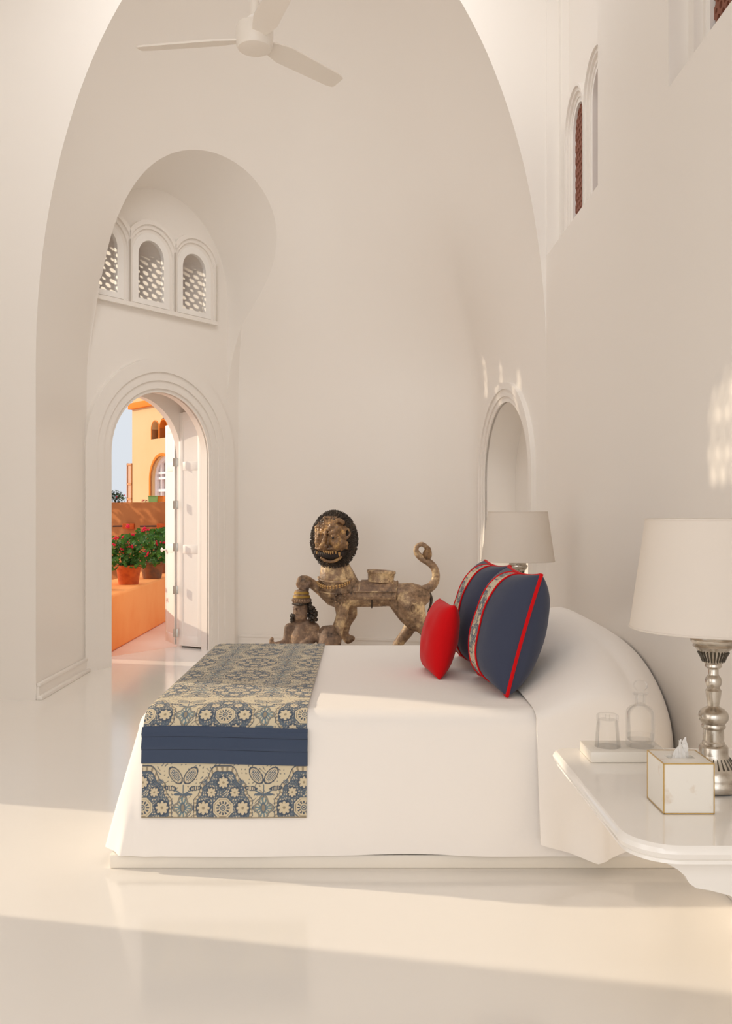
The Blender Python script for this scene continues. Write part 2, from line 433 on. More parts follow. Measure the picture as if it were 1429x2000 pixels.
# mouldings -------------------------------------------------------
def ring(r1, r2, z0, zs, c=0.0, rise_off=0.0, seg=28):
    return arch(r1, z0, zs, seg, None, c), arch(r2, z0, zs, seg, None, c)
t1 = MB()
for r1, r2, h in ((.61, .645, .012), (.645, .72, .03), (.72, .80, .045), (.80, .93, .06)):
    i, o = ring(r1, r2, 0.0, 1.97, 0); t1.band(i, o, TD, -.02, h)
struct(t1.build('trim_1', M['plaster'], None, 30), 'stepped white arch moulding round the open door')
t2 = MB()
for r1, r2, h in ((0.0, .05, .012), (.05, .11, .026), (.11, .17, .04)):
    t2.band(arch(NHW+r1, 0, NZS, 28, .66+r1), arch(NHW+r2, 0, NZS, 28, .66+r2), TR, -.02, h)
for k in range(3):   # stepped jamb inside the niche
    t2.obox(OR, UR, NR, NHW-.03-.03*k-.03, NHW-.03*k, -.298, -.10-.06*k, 0, 1.7)
struct(t2.build('trim_2', M['plaster'], None, 30), 'stepped white arch moulding round the niche')
t3 = MB()
for c, _ in WINS:
    for r1, r2, h in ((.225, .262, .012), (.262, .30, .03), (.30, .345, .05)):
        i, o = ring(r1, min(r2, .30), WZ0-.05, WZS, c) if False else ring(r1, r2, WZ0-.05, WZS, c)
        # neighbours meet: clip to half the spacing
        lim = .283
        cl = lambda p: [(min(max(a, c-lim), c+lim), z) for a, z in p]
        t3.band(cl(i), cl(o), TD, -.01, h)
t3.obox(OD, UD, ND, -.95, .70, -.01, .05, WZ0-.09, WZ0-.05)
struct(t3.build('trim_3', M['plaster'], None, 30), 'stepped arch mouldings round the high windows over the door')
t4 = MB()
for c in RWIN:
    for r1, r2, h in ((.20, .235, .02), (.235, .265, .035), (.265, .283, .05)):
        i, o = ring(r1, r2, 3.35, 4.14, c); t4.band(i, o, TW, -.01, h)
    i, o = ring(.283, .42, 3.35, 4.14, c)
    lim = .285
    cl = lambda p: [(min(max(a, c-lim), c+lim), z) for a, z in p]
for y0, y1 in REC:
    t4.obox(Vector((XR+.15, 0, 0)), Vector((0, 1, 0)), Vector((-1, 0, 0)), y1-.07, y1, -.01, .06, 3.35, 5.3)
struct(t4.build('trim_4', M['plaster'], None, 30), 'stepped arch mouldings round the high windows of the bed wall')

# baseboards
bb = MB()
bb.obox(P0, UD, ND, 0, .02, 0, .03, 0, .12)
bb.box(XL, XL+.03, YA+.01, 8.16, .10, .125, .004); bb.box(XL, XL+.022, YA+.01, 8.16, 0, .10); bb.box(XL, XL+.05, YA, 8.14, 0, .03, .006)
struct(bb.build('baseboard_left', M['plaster'], None, 30))
ub = (P2-P1).normalized(); nb = Vector((ub.y, -ub.x, 0))
b2 = MB().obox(P1, ub, nb, .02, (P2-P1).length-.02, 0, .022, 0, .10)
b2.obox(P1, ub, nb, .02, (P2-P1).length-.02, 0, .03, .10, .125)
struct(b2.build('baseboard_back', M['plaster'], None, 30))
b3 = MB().box(XR-.05, XR, -2.5, 6.6, 0, .11, .01); struct(b3.build('baseboard_right', M['plaster'], None, 30))

# high windows over the door: frame, glass, pierced screen
def jali(cells_c, hw, z0, zs, to, l, th, pitch, rh):
    m = MB(); dz = pitch*.866; row = 0; z = z0+pitch*.3
    while z < zs+hw:
        off = pitch/2 if row % 2 else 0
        a = -hw+off
        while a <= hw+1e-6:
            lim = hw if z < zs else math.sqrt(max(hw*hw-(z-zs)**2, 0))
            if abs(a) < lim+pitch*.2:
                n = 12; big = (row % 2 == 0) or (random.random() < .5)
                r = rh if big else rh*.72
                inn = [(cells_c+a+r*math.cos(2*PI*k/n), z+r*math.sin(2*PI*k/n)) for k in range(n)]
                hr = pitch/2/math.cos(PI/6)*1.02
                out = []
                for k in range(n):
                    t = 2*PI*k/n; tt = (t+PI/6) % (PI/3)-PI/6 if False else ((t) % (PI/3))-PI/6
                    rr = (pitch/2*1.02)/math.cos(((t+PI/6) % (PI/3))-PI/6)
                    out.append((cells_c+a+rr*math.cos(t), z+rr*math.sin(t)))
                m.band(inn+inn[:1], out+out[:1], to, l, l+th)
            a += pitch
        z += dz; row += 1
    return m
for c, nm in WINS:
    w = structure_root(nm, tuple(TD(c, WZ0, 0)), None)
    f = MB(); i, o = ring(WHW-.03, WHW+.04, WZ0, WZS, c, seg=20); f.band(i, o, TD, -.03, .014)
    f.obox(OD, UD, ND, c-WHW-.04, c+WHW+.04, -.03, .016, WZ0-.035, WZ0+.015)
    f.build('window_frame', M['paint'], w)
    jali(c, WHW-.01, WZ0, WZS, TD, -.455, .022, .058, .0235).build('pierced_screen', M['jali_dark'], w, 0)
    MB().prism(arch(WHW-.02, WZ0+.01, WZS, 20, None, c), TD, -.024, -.020).build('window_pane', M['pane'], w)
for i, c in enumerate(RWIN):
    w = structure_root('window_%d' % (i+4), (XR+.15, c, 3.4))
    f = MB(); a, b = ring(.165, .20, 3.35, 4.14, c, seg=20); f.band(a, b, TW, -.05, .012); f.build('window_frame', M['paint'], w)
    jali(c, .185, 3.38, 4.14, TW, -.035 if i in (0, 2) else -.085, .03, .05, .017).build('pierced_screen', M['jali_red'], w, 0)
    MB().prism(arch(.19, 3.38, 4.14, 20, None, c), TW, -.40, -.38).build('shutter_board', M['jali_red'], w, 0)
w = structure_root('window_9', (-3.0, 4.52, 3.0))
jali(4.52, .20, 3.02, 3.36, TL, -.2, .04, .09, .036).build('pierced_screen', M['jali_dark'], w, 0)

# ---------------------------------------------------------------- folded garden door
door = structure_root('door_1', tuple(TD(.6, 0, -.2)), 'white folding door leaves standing open at the right of the arch')
def leaf(name, A, B, h, panels, face=1):
    """door leaf between floor points A and B"""
    u = (B-A).normalized(); n = Vector((u.y, -u.x, 0))*face; L = (B-A).length
    m = MB().obox(A, u, n, 0, L, -.012, .006, .02, h)
    st = .055
    m.obox(A, u, n, 0, st, -.016, .016, .02, h, .003); m.obox(A, u, n, L-st, L, -.016, .016, .02, h, .003)
    for z in panels: m.obox(A, u, n, st-.002, L-st+.002, -.016, .014, z-.045, z+.045, .003)
    return m.build(name, M['paint'], door)
A = TD(.645, 0, -.115); B = TD(.60, 0, -.415)
leaf('door_leaf', A, B, 2.46, [.08, 1.03, 1.90, 2.42], 1)
A2 = TD(.615, 0, -.492); B2 = Vector((-2.115, 9.98, 0))
l2 = leaf('door_leaf', A2, B2, 2.36, [.08, 1.03, 1.90, 2.31], 1)
for y in (903, 986, 1069, 1152, 1236):
    p = px(343, y, 9.575)
    hm = MB().box(p.x-.028, p.x+.030, p.y-.012, p.y-.004, p.z-.043, p.z+.043, .002); hm.tube([p+Vector((0, -.012, -.045)), p+Vector((0, -.012, .045))], .006, 8)
    hm.build('hinge', M['steel'], door)
p = px(324, 1074, 9.93)
MB().lathe((0, 0, 0), [(.005, 0), (.008, .002), (.007, .028), (.020, .034), (.024, .044), (.018, .054), (.004, .057)], 16, rot=None)
kn = MB().lathe(p+Vector((.005, 0, 0)), [(.010, 0), (.008, .02), (.008, .035), (.022, .042), (.026, .052), (.016, .060)], 16, rot=Matrix.Rotation(-PI/2, 3, 'Y'))
kn.build('door_knob', M['paint'], door)

# ---------------------------------------------------------------- terrace and what stands on it
ter = MB().box(-30, 1.5, 7.45, 60, -.30, -.06); struct(ter.build('terrace_floor', M['terrace'], None, 0))
thr = MB().prism(arch(.60, 0, 0, 4), lambda a, b, l: TD(a, 0, 0), 0, 0) if False else None
pw = MB().box(-3.25, -2.62, 9.0, 15.2, -.06, .54, .03, 3)
o = pw.build('planter_wall', M['orange'], None); tag(o, 'low orange garden wall carrying a row of potted geraniums', 'garden wall', kind='structure')

def pot(loc, rt, rb, h, weathered, label, seed, leaf_n=230, spread=.30, fh=.30, flowers=8):
    rnd = random.Random(seed)
    t = thing('potted_geranium', label, 'potted plant', loc, 'geraniums on the garden wall')
    m = MB().lathe(loc, [(rb*.9, 0), (rb, .004), (rb+(rt-rb)*.80, h*.80), (rt*.97, h*.81), (rt*1.03, h*.84), (rt*1.05, h*.97), (rt*1.02, h), (rt*.92, h), (rt*.90, h*.9), (rt*.3, h*.88)], 36)
    m.build('pot', M['terracotta_old'] if weathered else M['terracotta'], t)
    MB().lathe(loc, [(rt*.1, h*.885), (rt*.91, h*.89), (rt*.91, h*.92), (rt*.1, h*.93)], 24).build('soil', M['soil'], t)
    m = MB(); c = Vector(loc)+Vector((0, 0, h))
    for k in range(leaf_n):
        d = Vector((rnd.gauss(0, .5), rnd.gauss(0, .5), rnd.uniform(-.25, 1))); 
        while d.length > 1.25: d *= .8
        q = c+Vector((d.x*spread, d.y*spread, .06+d.z*fh)); r = rnd.uniform(.024, .046)
        nrm = Vector((rnd.gauss(0, .5), rnd.gauss(-.3, .5), rnd.uniform(.1, 1))).normalized(); R = nrm.to_track_quat('Z', 'Y').to_matrix() @ Matrix.Rotation(rnd.uniform(0, 6), 3, 'Z')
        vs = [q+R @ Vector((0, 0, -.006))]
        for j in range(9):
            an = 2*PI*j/9; rr = r*(1 if j % 2 else .86)*(.35 if j == 0 else 1); vs.append(q+R @ Vector((rr*math.cos(an), rr*math.sin(an), .005*math.sin(3*an))))
        m.add(vs, [(0, 1+j, 1+(j+1) % 9) for j in range(9)])
    for k in range(14):
        d = Vector((rnd.gauss(0, .4), rnd.gauss(0, .4), 1)); m.tube([c-Vector((0, 0, .02)), c+Vector((d.x*spread*.4, d.y*spread*.4, fh*.35)), c+Vector((d.x*spread, d.y*spread, fh*.8))], .005, 5)
    m.build('foliage', M['leaf'], t, 0, fix=False)
    m = MB()
    for k in range(flowers):
        q = c+Vector((rnd.uniform(-1, 1)*spread*.9, -rnd.uniform(.1, .9)*spread, .06+rnd.uniform(0, 1.15)*fh))
        for j in range(9): m.sphere(q+Vector((rnd.gauss(0, .014), rnd.gauss(0, .014), rnd.gauss(0, .012))), rnd.uniform(.010, .016), 1)
    m.build('blossoms', M['blossom'], t)
    return t
def at_top(x, y, z): d = F*(EYE-z)/(y-VY); return ((x-VX)*d/F, d, z)
pot(at_top(251, 1141, .54), .150, .118, .235, False, 'clean orange terracotta pot of geraniums, nearest in view on the garden wall', 3, 260, .30, .30, 7)
pot(at_top(297, 1129.5, .54), .160, .120, .225, True, 'weathered pot of geraniums with tall pink bloom, middle of the wall row', 5, 260, .33, .36, 9)
pot(at_top(325, 1119, .54), .150, .115, .21, True, 'geranium pot half hidden by the open white door', 9, 200, .30, .38, 4)
pot((-2.98, 10.35, .54), .14, .11, .2, True, 'geranium in a dark pot cut off by the left door jamb', 12, 150, .20, .22, 4)

# brown parapet wall of the next terrace, with clay spouts
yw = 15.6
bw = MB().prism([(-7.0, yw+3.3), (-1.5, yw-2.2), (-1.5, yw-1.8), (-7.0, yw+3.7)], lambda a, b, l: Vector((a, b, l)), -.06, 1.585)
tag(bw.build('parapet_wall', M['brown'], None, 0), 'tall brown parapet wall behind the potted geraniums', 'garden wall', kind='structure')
for x0, x1, xr, y, lab in ((241.5, 264.5, 220, 1027, 'orange clay roof spout on the parapet wall over the front pot'), (308, 330, 273, 1027, 'orange clay roof spout on the parapet wall beside the white door')):
    d = 15.24 if x0 > 280 else 15.88
    a = px(x0, y-5, d); b = px(x1, y+6, d)
    t = thing('clay_spout', lab, 'spout', (a.x, d, b.z), 'clay spouts')
    MB().box(a.x, b.x, d-.10, d+.35, b.z, a.z, .012).build('spout', M['terracotta'], t)
    r0 = px(xr, y+1, d); MB().tube([Vector((r0.x, d+.02, r0.z)), Vector((a.x+.02, d-.02, (a.z+b.z)/2))], .013, 8).build('iron_rod', M['iron'], t)

# ochre tower
tw = thing('tower', 'ochre yellow tower with arched windows seen through the open door', 'building', tuple(px(258, 1000, 24)*1.0))
ta = px(258, 1000, 24.6); ta.z = 0; tb = px(258, 1000, 24.6)+Vector((3.2, -3.74, 0)); tb.z = 0
ut = (tb-ta).normalized(); nt_ = Vector((ut.y, -ut.x, 0)); Lw = 7.0
TT = frame(ta, ut, nt_)
zc = EYE+(1000-793)*24.6/F     # cornice height
body = MB().obox(ta, ut, nt_, 0, Lw, -4, 0, -.06, 5.6).mesh('tower')
wa = lambda x, y: ((lambda d: ((ta + ut*d).x))(0))
def on_tower(x, y):
    """pixel -> (along, height) on the tower face"""
    k = (x-VX)/F
    s = (k*ta.y-ta.x)/(ut.x-k*ut.y); p = ta+ut*s; return s, EYE-(y-VY)*p.y/F
s0, z0 = on_tower(296, 858); s1, z1 = on_tower(310, 822); s2, z2 = on_tower(312, 856); s3, _ = on_tower(322, 850)
b0, bz0 = on_tower(294, 985); b1, bz1 = on_tower(338, 888)
hwb = (b1-b0)/2; cb = (b0+b1)/2
hw1 = (s1-s0)/2
body = cut(body, [MB().prism(arch(hw1, z0, z1-hw1, 16, None, (s0+s1)/2), TT, -.45, .2), MB().prism(arch(hw1, z0, z1-hw1+.06, 16, None, (s2+s3)/2+.06), TT, -.45, .2),
                  MB().prism(arch(hwb, 1.0, bz1-hwb, 24, None, cb), TT, -.30, .2)])
put('wall', body, M['tower'], tw, 30)
for cc in ((s0+s1)/2, (s2+s3)/2+.06):
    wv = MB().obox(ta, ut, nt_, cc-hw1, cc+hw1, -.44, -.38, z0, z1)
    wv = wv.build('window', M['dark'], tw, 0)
    MB().band(*ring(hw1, hw1+.02, z0, z1-hw1+.01, cc, seg=14), TT, -.3, .012).build('window_surround', M['ochre_trim'], tw)
cor = MB().obox(ta, ut, nt_, -.06, Lw+.1, -4.1, .10, zc-.10, zc+.06, .01); cor.build('cornice', M['ochre_trim'], tw)
co2 = MB().obox(ta, ut, nt_, -.06, Lw+.1, -4.1, .10, 5.5, 5.68, .01); co2.build('coping', M['ochre_trim'], tw)
wf = MB(); i, o = ring(hwb-.10, hwb, 1.0, bz1-hwb, cb, seg=24); wf.band(i, o, TT, -.22, -.12)
for a in (cb-.03, cb-hwb*.5): wf.obox(ta, ut, nt_, a, a+.05, -.2, -.13, 1.0, bz1-.05)
for z in (1.5, 1.95, 2.4, bz1-hwb): wf.obox(ta, ut, nt_, cb-hwb+.05, cb+hwb-.05, -.2, -.13, z, z+.06)
wfo = wf.build('window_frame', M['win_white'], tw)
MB().prism(arch(hwb-.02, 1.0, bz1-hwb, 24, None, cb), TT, -.28, -.24).build('window_pane', M['win_net'], wfo, 0)
MB().band(*ring(hwb, hwb+.07, 1.0, bz1-hwb, cb, seg=24), TT, -.05, .015).build('window_surround', M['ochre_trim'], tw)
# open lattice shutter at the tower's corner
sa = px(248.5, 905, 24.8); sb = px(257.5, 908, 24.6)
sh = thing('lattice_shutter', 'brown lattice shutter standing open at the tower corner', 'shutter', (sa.x, sa.y, 1.5))
us = (sb-sa); us.z = 0; Ls = us.length; us.normalize(); ns = Vector((us.y, -us.x, 0)); A = Vector((sa.x, sa.y, 0)); zt = sa.z
m = MB().obox(A, us, ns, 0, .03, -.03, .02, 1.3, zt).obox(A, us, ns, Ls-.02, Ls, -.03, .02, 1.3, zt-.05)
for z in (1.35, 1.75, 2.15, zt-.06): m.obox(A, us, ns, 0, Ls, -.03, .02, z, z+.05)
m.build('shutter_frame', M['shutter'], sh); MB().obox(A, us, ns, .02, Ls-.02, -.02, 0, 1.32, zt-.04).build('shutter_lattice', M['shutter_pane'], sh)

def planter_box(x0, x1, y0, y1, d, mtl, label):
    a = px(x0, y0, d); b = px(x1, y1, d)
    m = MB()
    c = (a+b)/2; w = abs(b.x-a.x); h = abs(a.z-b.z)
    prof = [(-.5*w*.86, -h/2), (.5*w*.86, -h/2), (.5*w, h/2), (-.5*w, h/2)]
    m.prism(prof, lambda p, q, l: Vector((c.x+p, d+l, c.z+q)), 0, .28)
    m.box(c.x-w*.52, c.x+w*.52, d-.012, d+.292, c.z+h*.40, c.z+h*.5, .004)
    tag(m.build('planter_box', mtl, None), label, 'planter')
planter_box(289, 306, 968, 981, 16.7, M['green_box'], 'pale green planter box on the parapet before the tower')
planter_box(307, 318, 968, 980, 16.8, M['orange_box'], 'small orange planter box on the parapet beside the green one')
wallback = MB().box(-4.75, -3.0, 17.0, 17.8, -.06, 1.60)
tag(wallback.build('terrace_ledge', M['orange'], None, 0), 'orange ledge behind the brown parapet wall', 'ledge', kind='structure')
def bush(name, label, c, r, n, mtl, seed, flowers=0, squash=1.0, base=None):
    rnd = random.Random(seed)
    t = thing(name, label, 'plant', (c[0], c[1], c[2]-r*squash if base is None else base))
    m = MB()
    for k in range(n):
        d = Vector((rnd.gauss(0, 1), rnd.gauss(0, 1), rnd.gauss(0, 1))).normalized()*rnd.uniform(.3, 1)
        q = Vector(c)+Vector((d.x*r, d.y*r, d.z*r*squash)); s = r*rnd.uniform(.07, .15)
        R = Vector((rnd.gauss(0, 1), rnd.gauss(0, 1), rnd.gauss(0, 1))).normalized().to_track_quat('Z', 'Y').to_matrix()
        m.add([q+R @ Vector(v) for v in ((-s, 0, 0), (0, -s*.5, .1*s), (s, 0, 0), (0, s*.5, .1*s))], [(0, 1, 2, 3)])
    m.build('foliage', mtl, t, 0, fix=False)
    MB().tube([Vector((c[0], c[1], (c[2]-r*squash) if base is None else base)), Vector(c)], r*.06, 6).build('stem', M['bark'], t)
    if flowers:
        m = MB()
        for k in range(flowers): m.sphere(Vector(c)+Vector((rnd.uniform(-.8, .8)*r, -r*.8, rnd.uniform(-.2, 1)*r*squash)), r*.12, 1)
        m.build('blossoms', M['blossom'], t)
    return t
c = px(226, 970, 17.0); bush('shrub', 'dark green bush above the parapet at the left door jamb', tuple(c), .16, 420, M['leaf_dark'], 1, 0, .85)
c = px(238, 973, 17.0); bush('flowering_shrub', 'pale green plant with red flowers beside the dark bush', tuple(c), .10, 150, M['leaf_pale'], 2, 3, 1.0)
c = px(284, 979, 16.7); bush('flowering_shrub', 'low trailing red flowers on the parapet before the green planter', tuple(c), .07, 60, M['leaf_dark'], 4, 9, .4)
# tree whose shade dapples the parapet (left of the door's view)
bush('shade_tree', 'leafy tree beside the parapet wall casting dappled shade', (-7.1, 16.3, 2.45), 1.2, 330, M['leaf'], 6, 0, 1.2, -.06)

# ---------------------------------------------------------------- bed
BX0, BX1, BY0, BY1, BH = -.905, 1.08, 3.66, 5.56, .62
bed = thing('bed', 'white plinth bed dressed in white against the right wall', 'bed', (.2, 4.6, 0))
MB().box(-1.0, XR-.052, 3.64, 5.62, 0, .055, .006).build('plinth', M['plinth'], bed)
MB().box(-.80, BX1-.01, 3.76, 5.46, .055, .52, .05, 3).build('mattress', M['linen'], bed)

def rrect(x0, x1, y0, y1, r, n=12, seg=70):
    """rounded at the foot corners only; starts at wall/near end, runs along near side, foot, far side"""
    p = [(x1+(x0+r-x1)*k/seg, y0) for k in range(seg)]
    p += [(x0+r-r*math.sin(PI/2*k/n), y0+r-r*math.cos(PI/2*k/n)) for k in range(n)]
    p += [(x0, y0+r+(y1-y0-2*r)*k/30) for k in range(30)]
    p += [(x0+r-r*math.cos(PI/2*k/n), y1-r+r*math.sin(PI/2*k/n)) for k in range(n)]
    p += [(x0+r+(x1-x0-r)*k/40, y1) for k in range(41)]
    return p
def cover():
    rings = []
    for z in np.linspace(.060, .54, 16):
        k = (.54-z)/.48
        rings.append((.10*k, .045*k, .085, z, k))     # extra at the foot, extra at the sides
    rr = .08
    for t in np.linspace(.08, 1, 8): rings.append((-rr*(1-math.cos(t*PI/2)), -rr*(1-math.cos(t*PI/2))/.9, .085, .54+rr*math.sin(t*PI/2), 0))
    for t in (.25, .5, .75, 1): rings.append((-rr-.14*t, (-rr-.14*t)/.9, .085, BH-.007*t*t, 0))
    vs = []; n = None; fs = []
    for ex, ey, r, z, k in rings:
        o = rrect(BX0-ex, BX1, BY0-ey*.9, BY1+ey*.9, max(r+ex*.2, .02))
        n = len(o)
        for i, (x, y) in enumerate(o):
            zz = z
            w = math.sin(x*5.1+y*3)*.006*k + math.sin(x*13+1.7)*.003*k
            corner = math.exp(-((x-(BX0-ex))**2+(y-BY0)**2)/.03)
            x2 = x - corner*.020*k*(1+math.sin(y*46)); y2 = y - w*(1 if y < 4.2 else 0) - (0.010*math.sin(x*58)*corner*k)
            if z < .07: zz = z - .001 + .0035*math.sin(x*4.3+.6)+.002*math.sin(x*9)
            vs.append((x2, y2, zz))
    m = len(rings)
    for i in range(m-1):
        for k in range(n-1): fs.append((i*n+k, i*n+k+1, (i+1)*n+k+1, (i+1)*n+k))
    # top: bridge near and far runs
    top = (m-1)*n
    c0 = len(vs); last = vs[top:top+n]
    xs = np.linspace(BX0+.08, BX1, 60); ys = np.linspace(BY0+.08, BY1-.08, 50)
    g = len(xs)
    for y in ys:
        for x in xs:
            edge = min(1, (x-BX0-.08)/.1, (y-BY0-.08)/.1, (BY1-.08-y)/.1)
            vs.append((x, y, BH - .0075*(1-edge)**2 - .0002 + edge*.003*math.sin(x*6+y*2.2)*math.sin(y*4)))
    for j in range(len(ys)-1):
        for i in range(g-1): fs.append((c0+j*g+i, c0+j*g+i+1, c0+(j+1)*g+i+1, c0+(j+1)*g+i))
    return MB().add(vs, fs)
cv = cover().mesh('coverlet'); 
o = put('bedspread', cv, M['linen'], None, 60)
sol = evaluated(cv, [('SOLIDIFY', dict(thickness=.006, offset=-1, use_rim=False))]); o.data = sol; o.data.materials.clear(); o.data.materials.append(M['linen'])
for p in o.data.polygons: p.use_smooth = True
tag(o, 'plain white bedspread draped over the bed down to its plinth', 'bedspread')

# ----- printed cloth pattern (numpy): cream ground, slate medallions, cartouches, bouquets
CREAM = np.array(lin(207, 195, 168)[:3]); SLATE = np.array(lin(98, 110, 122)[:3]); DEEP = np.array(lin(76, 86, 100)[:3]); TAUPE = np.array(lin(150, 138, 118)[:3]); TEAL = np.array(lin(112, 132, 138)[:3]); LIGHT = np.array(lin(206, 192, 164)[:3])
def pattern(u, v, P=.32, V=.37, dense=None):
    col = np.tile(CREAM, (u.size, 1)); shape = u.shape; u = u.ravel(); v = v.ravel()
    x = (u+P/2) % P - P/2; y = (v+V/2) % V - V/2
    xc = u % P - P/2; yc = y
    def paint(mask, c): col[mask] = c
    def rose(cx, cy, r, n, c, xx=x, yy=y, dep=.35):
        dx = xx-cx; dy = yy-cy; rr = np.hypot(dx, dy); an = np.arctan2(dy, dx)
        paint(rr < r*(1-dep+dep*np.abs(np.cos(n*an/2))), c)
    an = np.arctan2(y, x); ya = np.abs(y); xa = np.abs(x)
    # ogival lattice ground sprigs
    s = np.sin(u*210+3*np.sin(v*90))*np.sin(v*190+2*np.sin(u*120)); paint(s > .74, TAUPE); paint(s > .90, SLATE)
    if dense is not None:
        dm = (np.abs(xc)/.075)+(np.abs((v % V)-V/2)/.135); dn = dense.ravel()
        s2 = np.sin(xc*300+2*np.sin(v*150))*np.sin(v*260+2*np.sin(xc*200))
        paint(dn & (dm < 1), TAUPE); paint(dn & (dm < .9), SLATE); paint(dn & (dm < .85) & (s2 > .2), CREAM); paint(dn & (dm > 1) & (s2 > .45), SLATE)
    m = (xa/.121)**1.75+(ya/.172)**1.25; m = m*(1+.06*np.cos(an*12))
    paint(m < 1.0, DEEP); paint(m < .965, TAUPE); paint((m < .95) & (np.sin(an*46) > -.3), LIGHT); paint(m < .83, DEEP); paint(m < .80, SLATE)
    ins = m < .76
    f1 = np.sin(x*330+2.5*np.sin(y*160))*np.sin(ya*300+2.2*np.sin(xa*210)); paint(ins & (f1 > .52), LIGHT); paint(ins & (f1 < -.62), DEEP)
    f2 = np.sin(xa*520+1)*np.sin(ya*480); paint(ins & (f2 > .80), TAUPE)
    for cx, cy, r in ((.078, 0, .026), (-.078, 0, .026), (.046, .060, .019), (-.046, .060, .019), (.046, -.060, .019), (-.046, -.060, .019), (0, .098, .022), (0, -.098, .022)):
        d = np.hypot(x-cx, y-cy); paint(d < r*1.18, DEEP); rose(cx, cy, r, 8, LIGHT); paint(d < r*.22, TAUPE)
    oc = np.maximum(np.maximum(xa, ya), (xa+ya)*.7071)
    paint(oc < .042, DEEP); paint(oc < .039, CREAM); paint(oc < .034, TAUPE); paint(oc < .0315, LIGHT); r = np.hypot(x, y)
    paint((r < .027) & (np.cos(an*12) > -.1), DEEP); paint(r < .015, LIGHT); paint(r < .011, SLATE); paint(r < .0065, LIGHT); paint(r < .004, DEEP)
    # cartouche between medallions
    ac = np.arctan2(yc, xc); rc = np.hypot(xc, yc*.82); q = rc/(1+.20*np.cos(4*ac))
    paint(q < .036, SLATE); paint(q < .033, TAUPE); paint(q < .029, TEAL); paint((q < .027) & (np.sin(ac*14) > .1) & (q > .016), LIGHT); paint((np.abs(xc)/.011)**2+(yc/.020)**2 < 1, SLATE); paint((np.abs(xc)/.006)**2+(yc/.014)**2 < 1, TAUPE)
    # bouquet above it (and mirrored below)
    xq = np.abs(xc)
    for sg in (1, -1):
        yy = yc*sg-.040
        if sg == -1: yy = -yc-.040
        paint((xq < .0022) & (yy > .0) & (yy < .05), SLATE)
        stem = np.abs(yy-.010-.55*xq) ; paint((stem < .003) & (xq < .05) & (yy > 0), SLATE)
        lf = ((xq-.050)*.97+(yy-.036)*.2)**2/.026**2+((yy-.036)-.12*(xq-.05))**2/.0095**2; paint(lf < 1, DEEP); paint((lf < .45) & (np.sin(xq*900) > 0), LIGHT)
        l2 = ((xq-.022)/.016)**2+((yy-.012)/.005)**2; paint(l2 < 1, SLATE)
        a_, b_ = (xq-.030)*.80-(yy-.085)*.60, (xq-.030)*.60+(yy-.085)*.80
        pa = (a_/.022)**2+(b_/.040)**2; pk = yy < .16
        paint((pa < 1) & pk, DEEP); paint((pa < .72) & pk, TAUPE); paint((pa < .62) & pk, LIGHT); paint((pa < .45) & (np.sin(xq*700)*np.sin(yy*620) > -.1) & pk, SLATE)
        sp = ((xq-.088)/.011)**2+((yy-.060)/.010)**2; paint((sp < 1) & (np.sin(xq*900)*np.sin(yy*800) > -.4), SLATE)
        sp = ((xq-.075)/.014)**2+((yy-.002)/.005)**2; paint((sp < 1) & (np.sin(xq*800) > -.3), SLATE)
    return col.reshape(shape+(3,))
def grid_mesh(name, pts, cols=None):
    """pts: (J, I, 3)"""
    J, I = pts.shape[:2]
    idx = np.arange(J*I).reshape(J, I)
    f = np.stack([idx[:-1, :-1], idx[:-1, 1:], idx[1:, 1:], idx[1:, :-1]], -1).reshape(-1, 4)
    me = bpy.data.meshes.new(name); me.from_pydata(pts.reshape(-1, 3).tolist(), [], f.tolist())
    if cols is not None:
        at = me.color_attributes.new('print', 'FLOAT_COLOR', 'POINT')
        c4 = np.concatenate([cols.reshape(-1, 3), np.ones((J*I, 1))], 1).astype(np.float32)
        at.data.foreach_set('color', c4.ravel())
    return me
M['print'] = vcol_mat('printed_cotton')

# runner: path over the bed at each x: far hem -> far edge -> top -> near edge -> near hem
def runner_point(x, s, off):
    """s: 0 at the near edge of the top, positive over the top, negative down the near side"""
    r = .085+off
    xf = BX0+.085
    dz = 0.0
    if x < xf: dz = .08-math.sqrt(max(.08**2-(xf-x)**2, 0))
    yn = BY0-off; arc = r*PI/2
    if s < -arc:
        k = (-arc-s); z = BH-.08-k; kk = max(0, min(1, (.54-z)/.48)); y = yn-.045*.9*kk - (math.sin(x*5.1+yn*3)*.006*kk + math.sin(x*13+1.7)*.003*kk)
        y -= .004*kk
        return (x, y, z)
    if s < 0:
        t = (s+arc)/arc*PI/2
        return (x, yn+r*(1-math.cos(t)), BH-.08-.005+off+r*math.sin(t)-dz*math.sin(t) if False else (BH+off-r+r*math.sin(t))-dz*math.sin(t)*.6)
    L = BY1-BY0-.17
    if s <= L:
        return (x, BY0+.085+s, BH+off+.003-dz*.6)
    t = min((s-L)/arc, 1)*PI/2; k = max(0, s-L-arc)
    return (x, BY1-.085+r*math.sin(t), BH+off+.003-r*(1-math.cos(t))-k-dz*.6)
rx0, rx1 = -.868, -.215
runner = thing('bed_runner', 'printed cream and slate runner with navy band across the foot of the bed', 'bed runner', (-.54, 4.6, .62))
us_ = np.linspace(rx0, rx1, 330)
s_lo = -(.085*PI/2)-.345
svals = np.concatenate([np.arange(s_lo, .25, .0021), np.arange(.25, BY1-BY0-.17+.13+.25, .005)])
pts = np.array([[runner_point(x+(.006*math.sin(s*9) if False else 0), s, .008) for x in us_] for s in svals])
sb = -(.085*PI/2)+.008                   # top of navy band
UU, SS = np.meshgrid(us_, svals)
vv = np.where(SS < sb-.06, SS-(s_lo+.040), SS-(sb+.058))
cols = pattern(UU-(-.545), vv, dense=SS > .16)
hem = (SS < s_lo+.006); cols[hem] = TAUPE
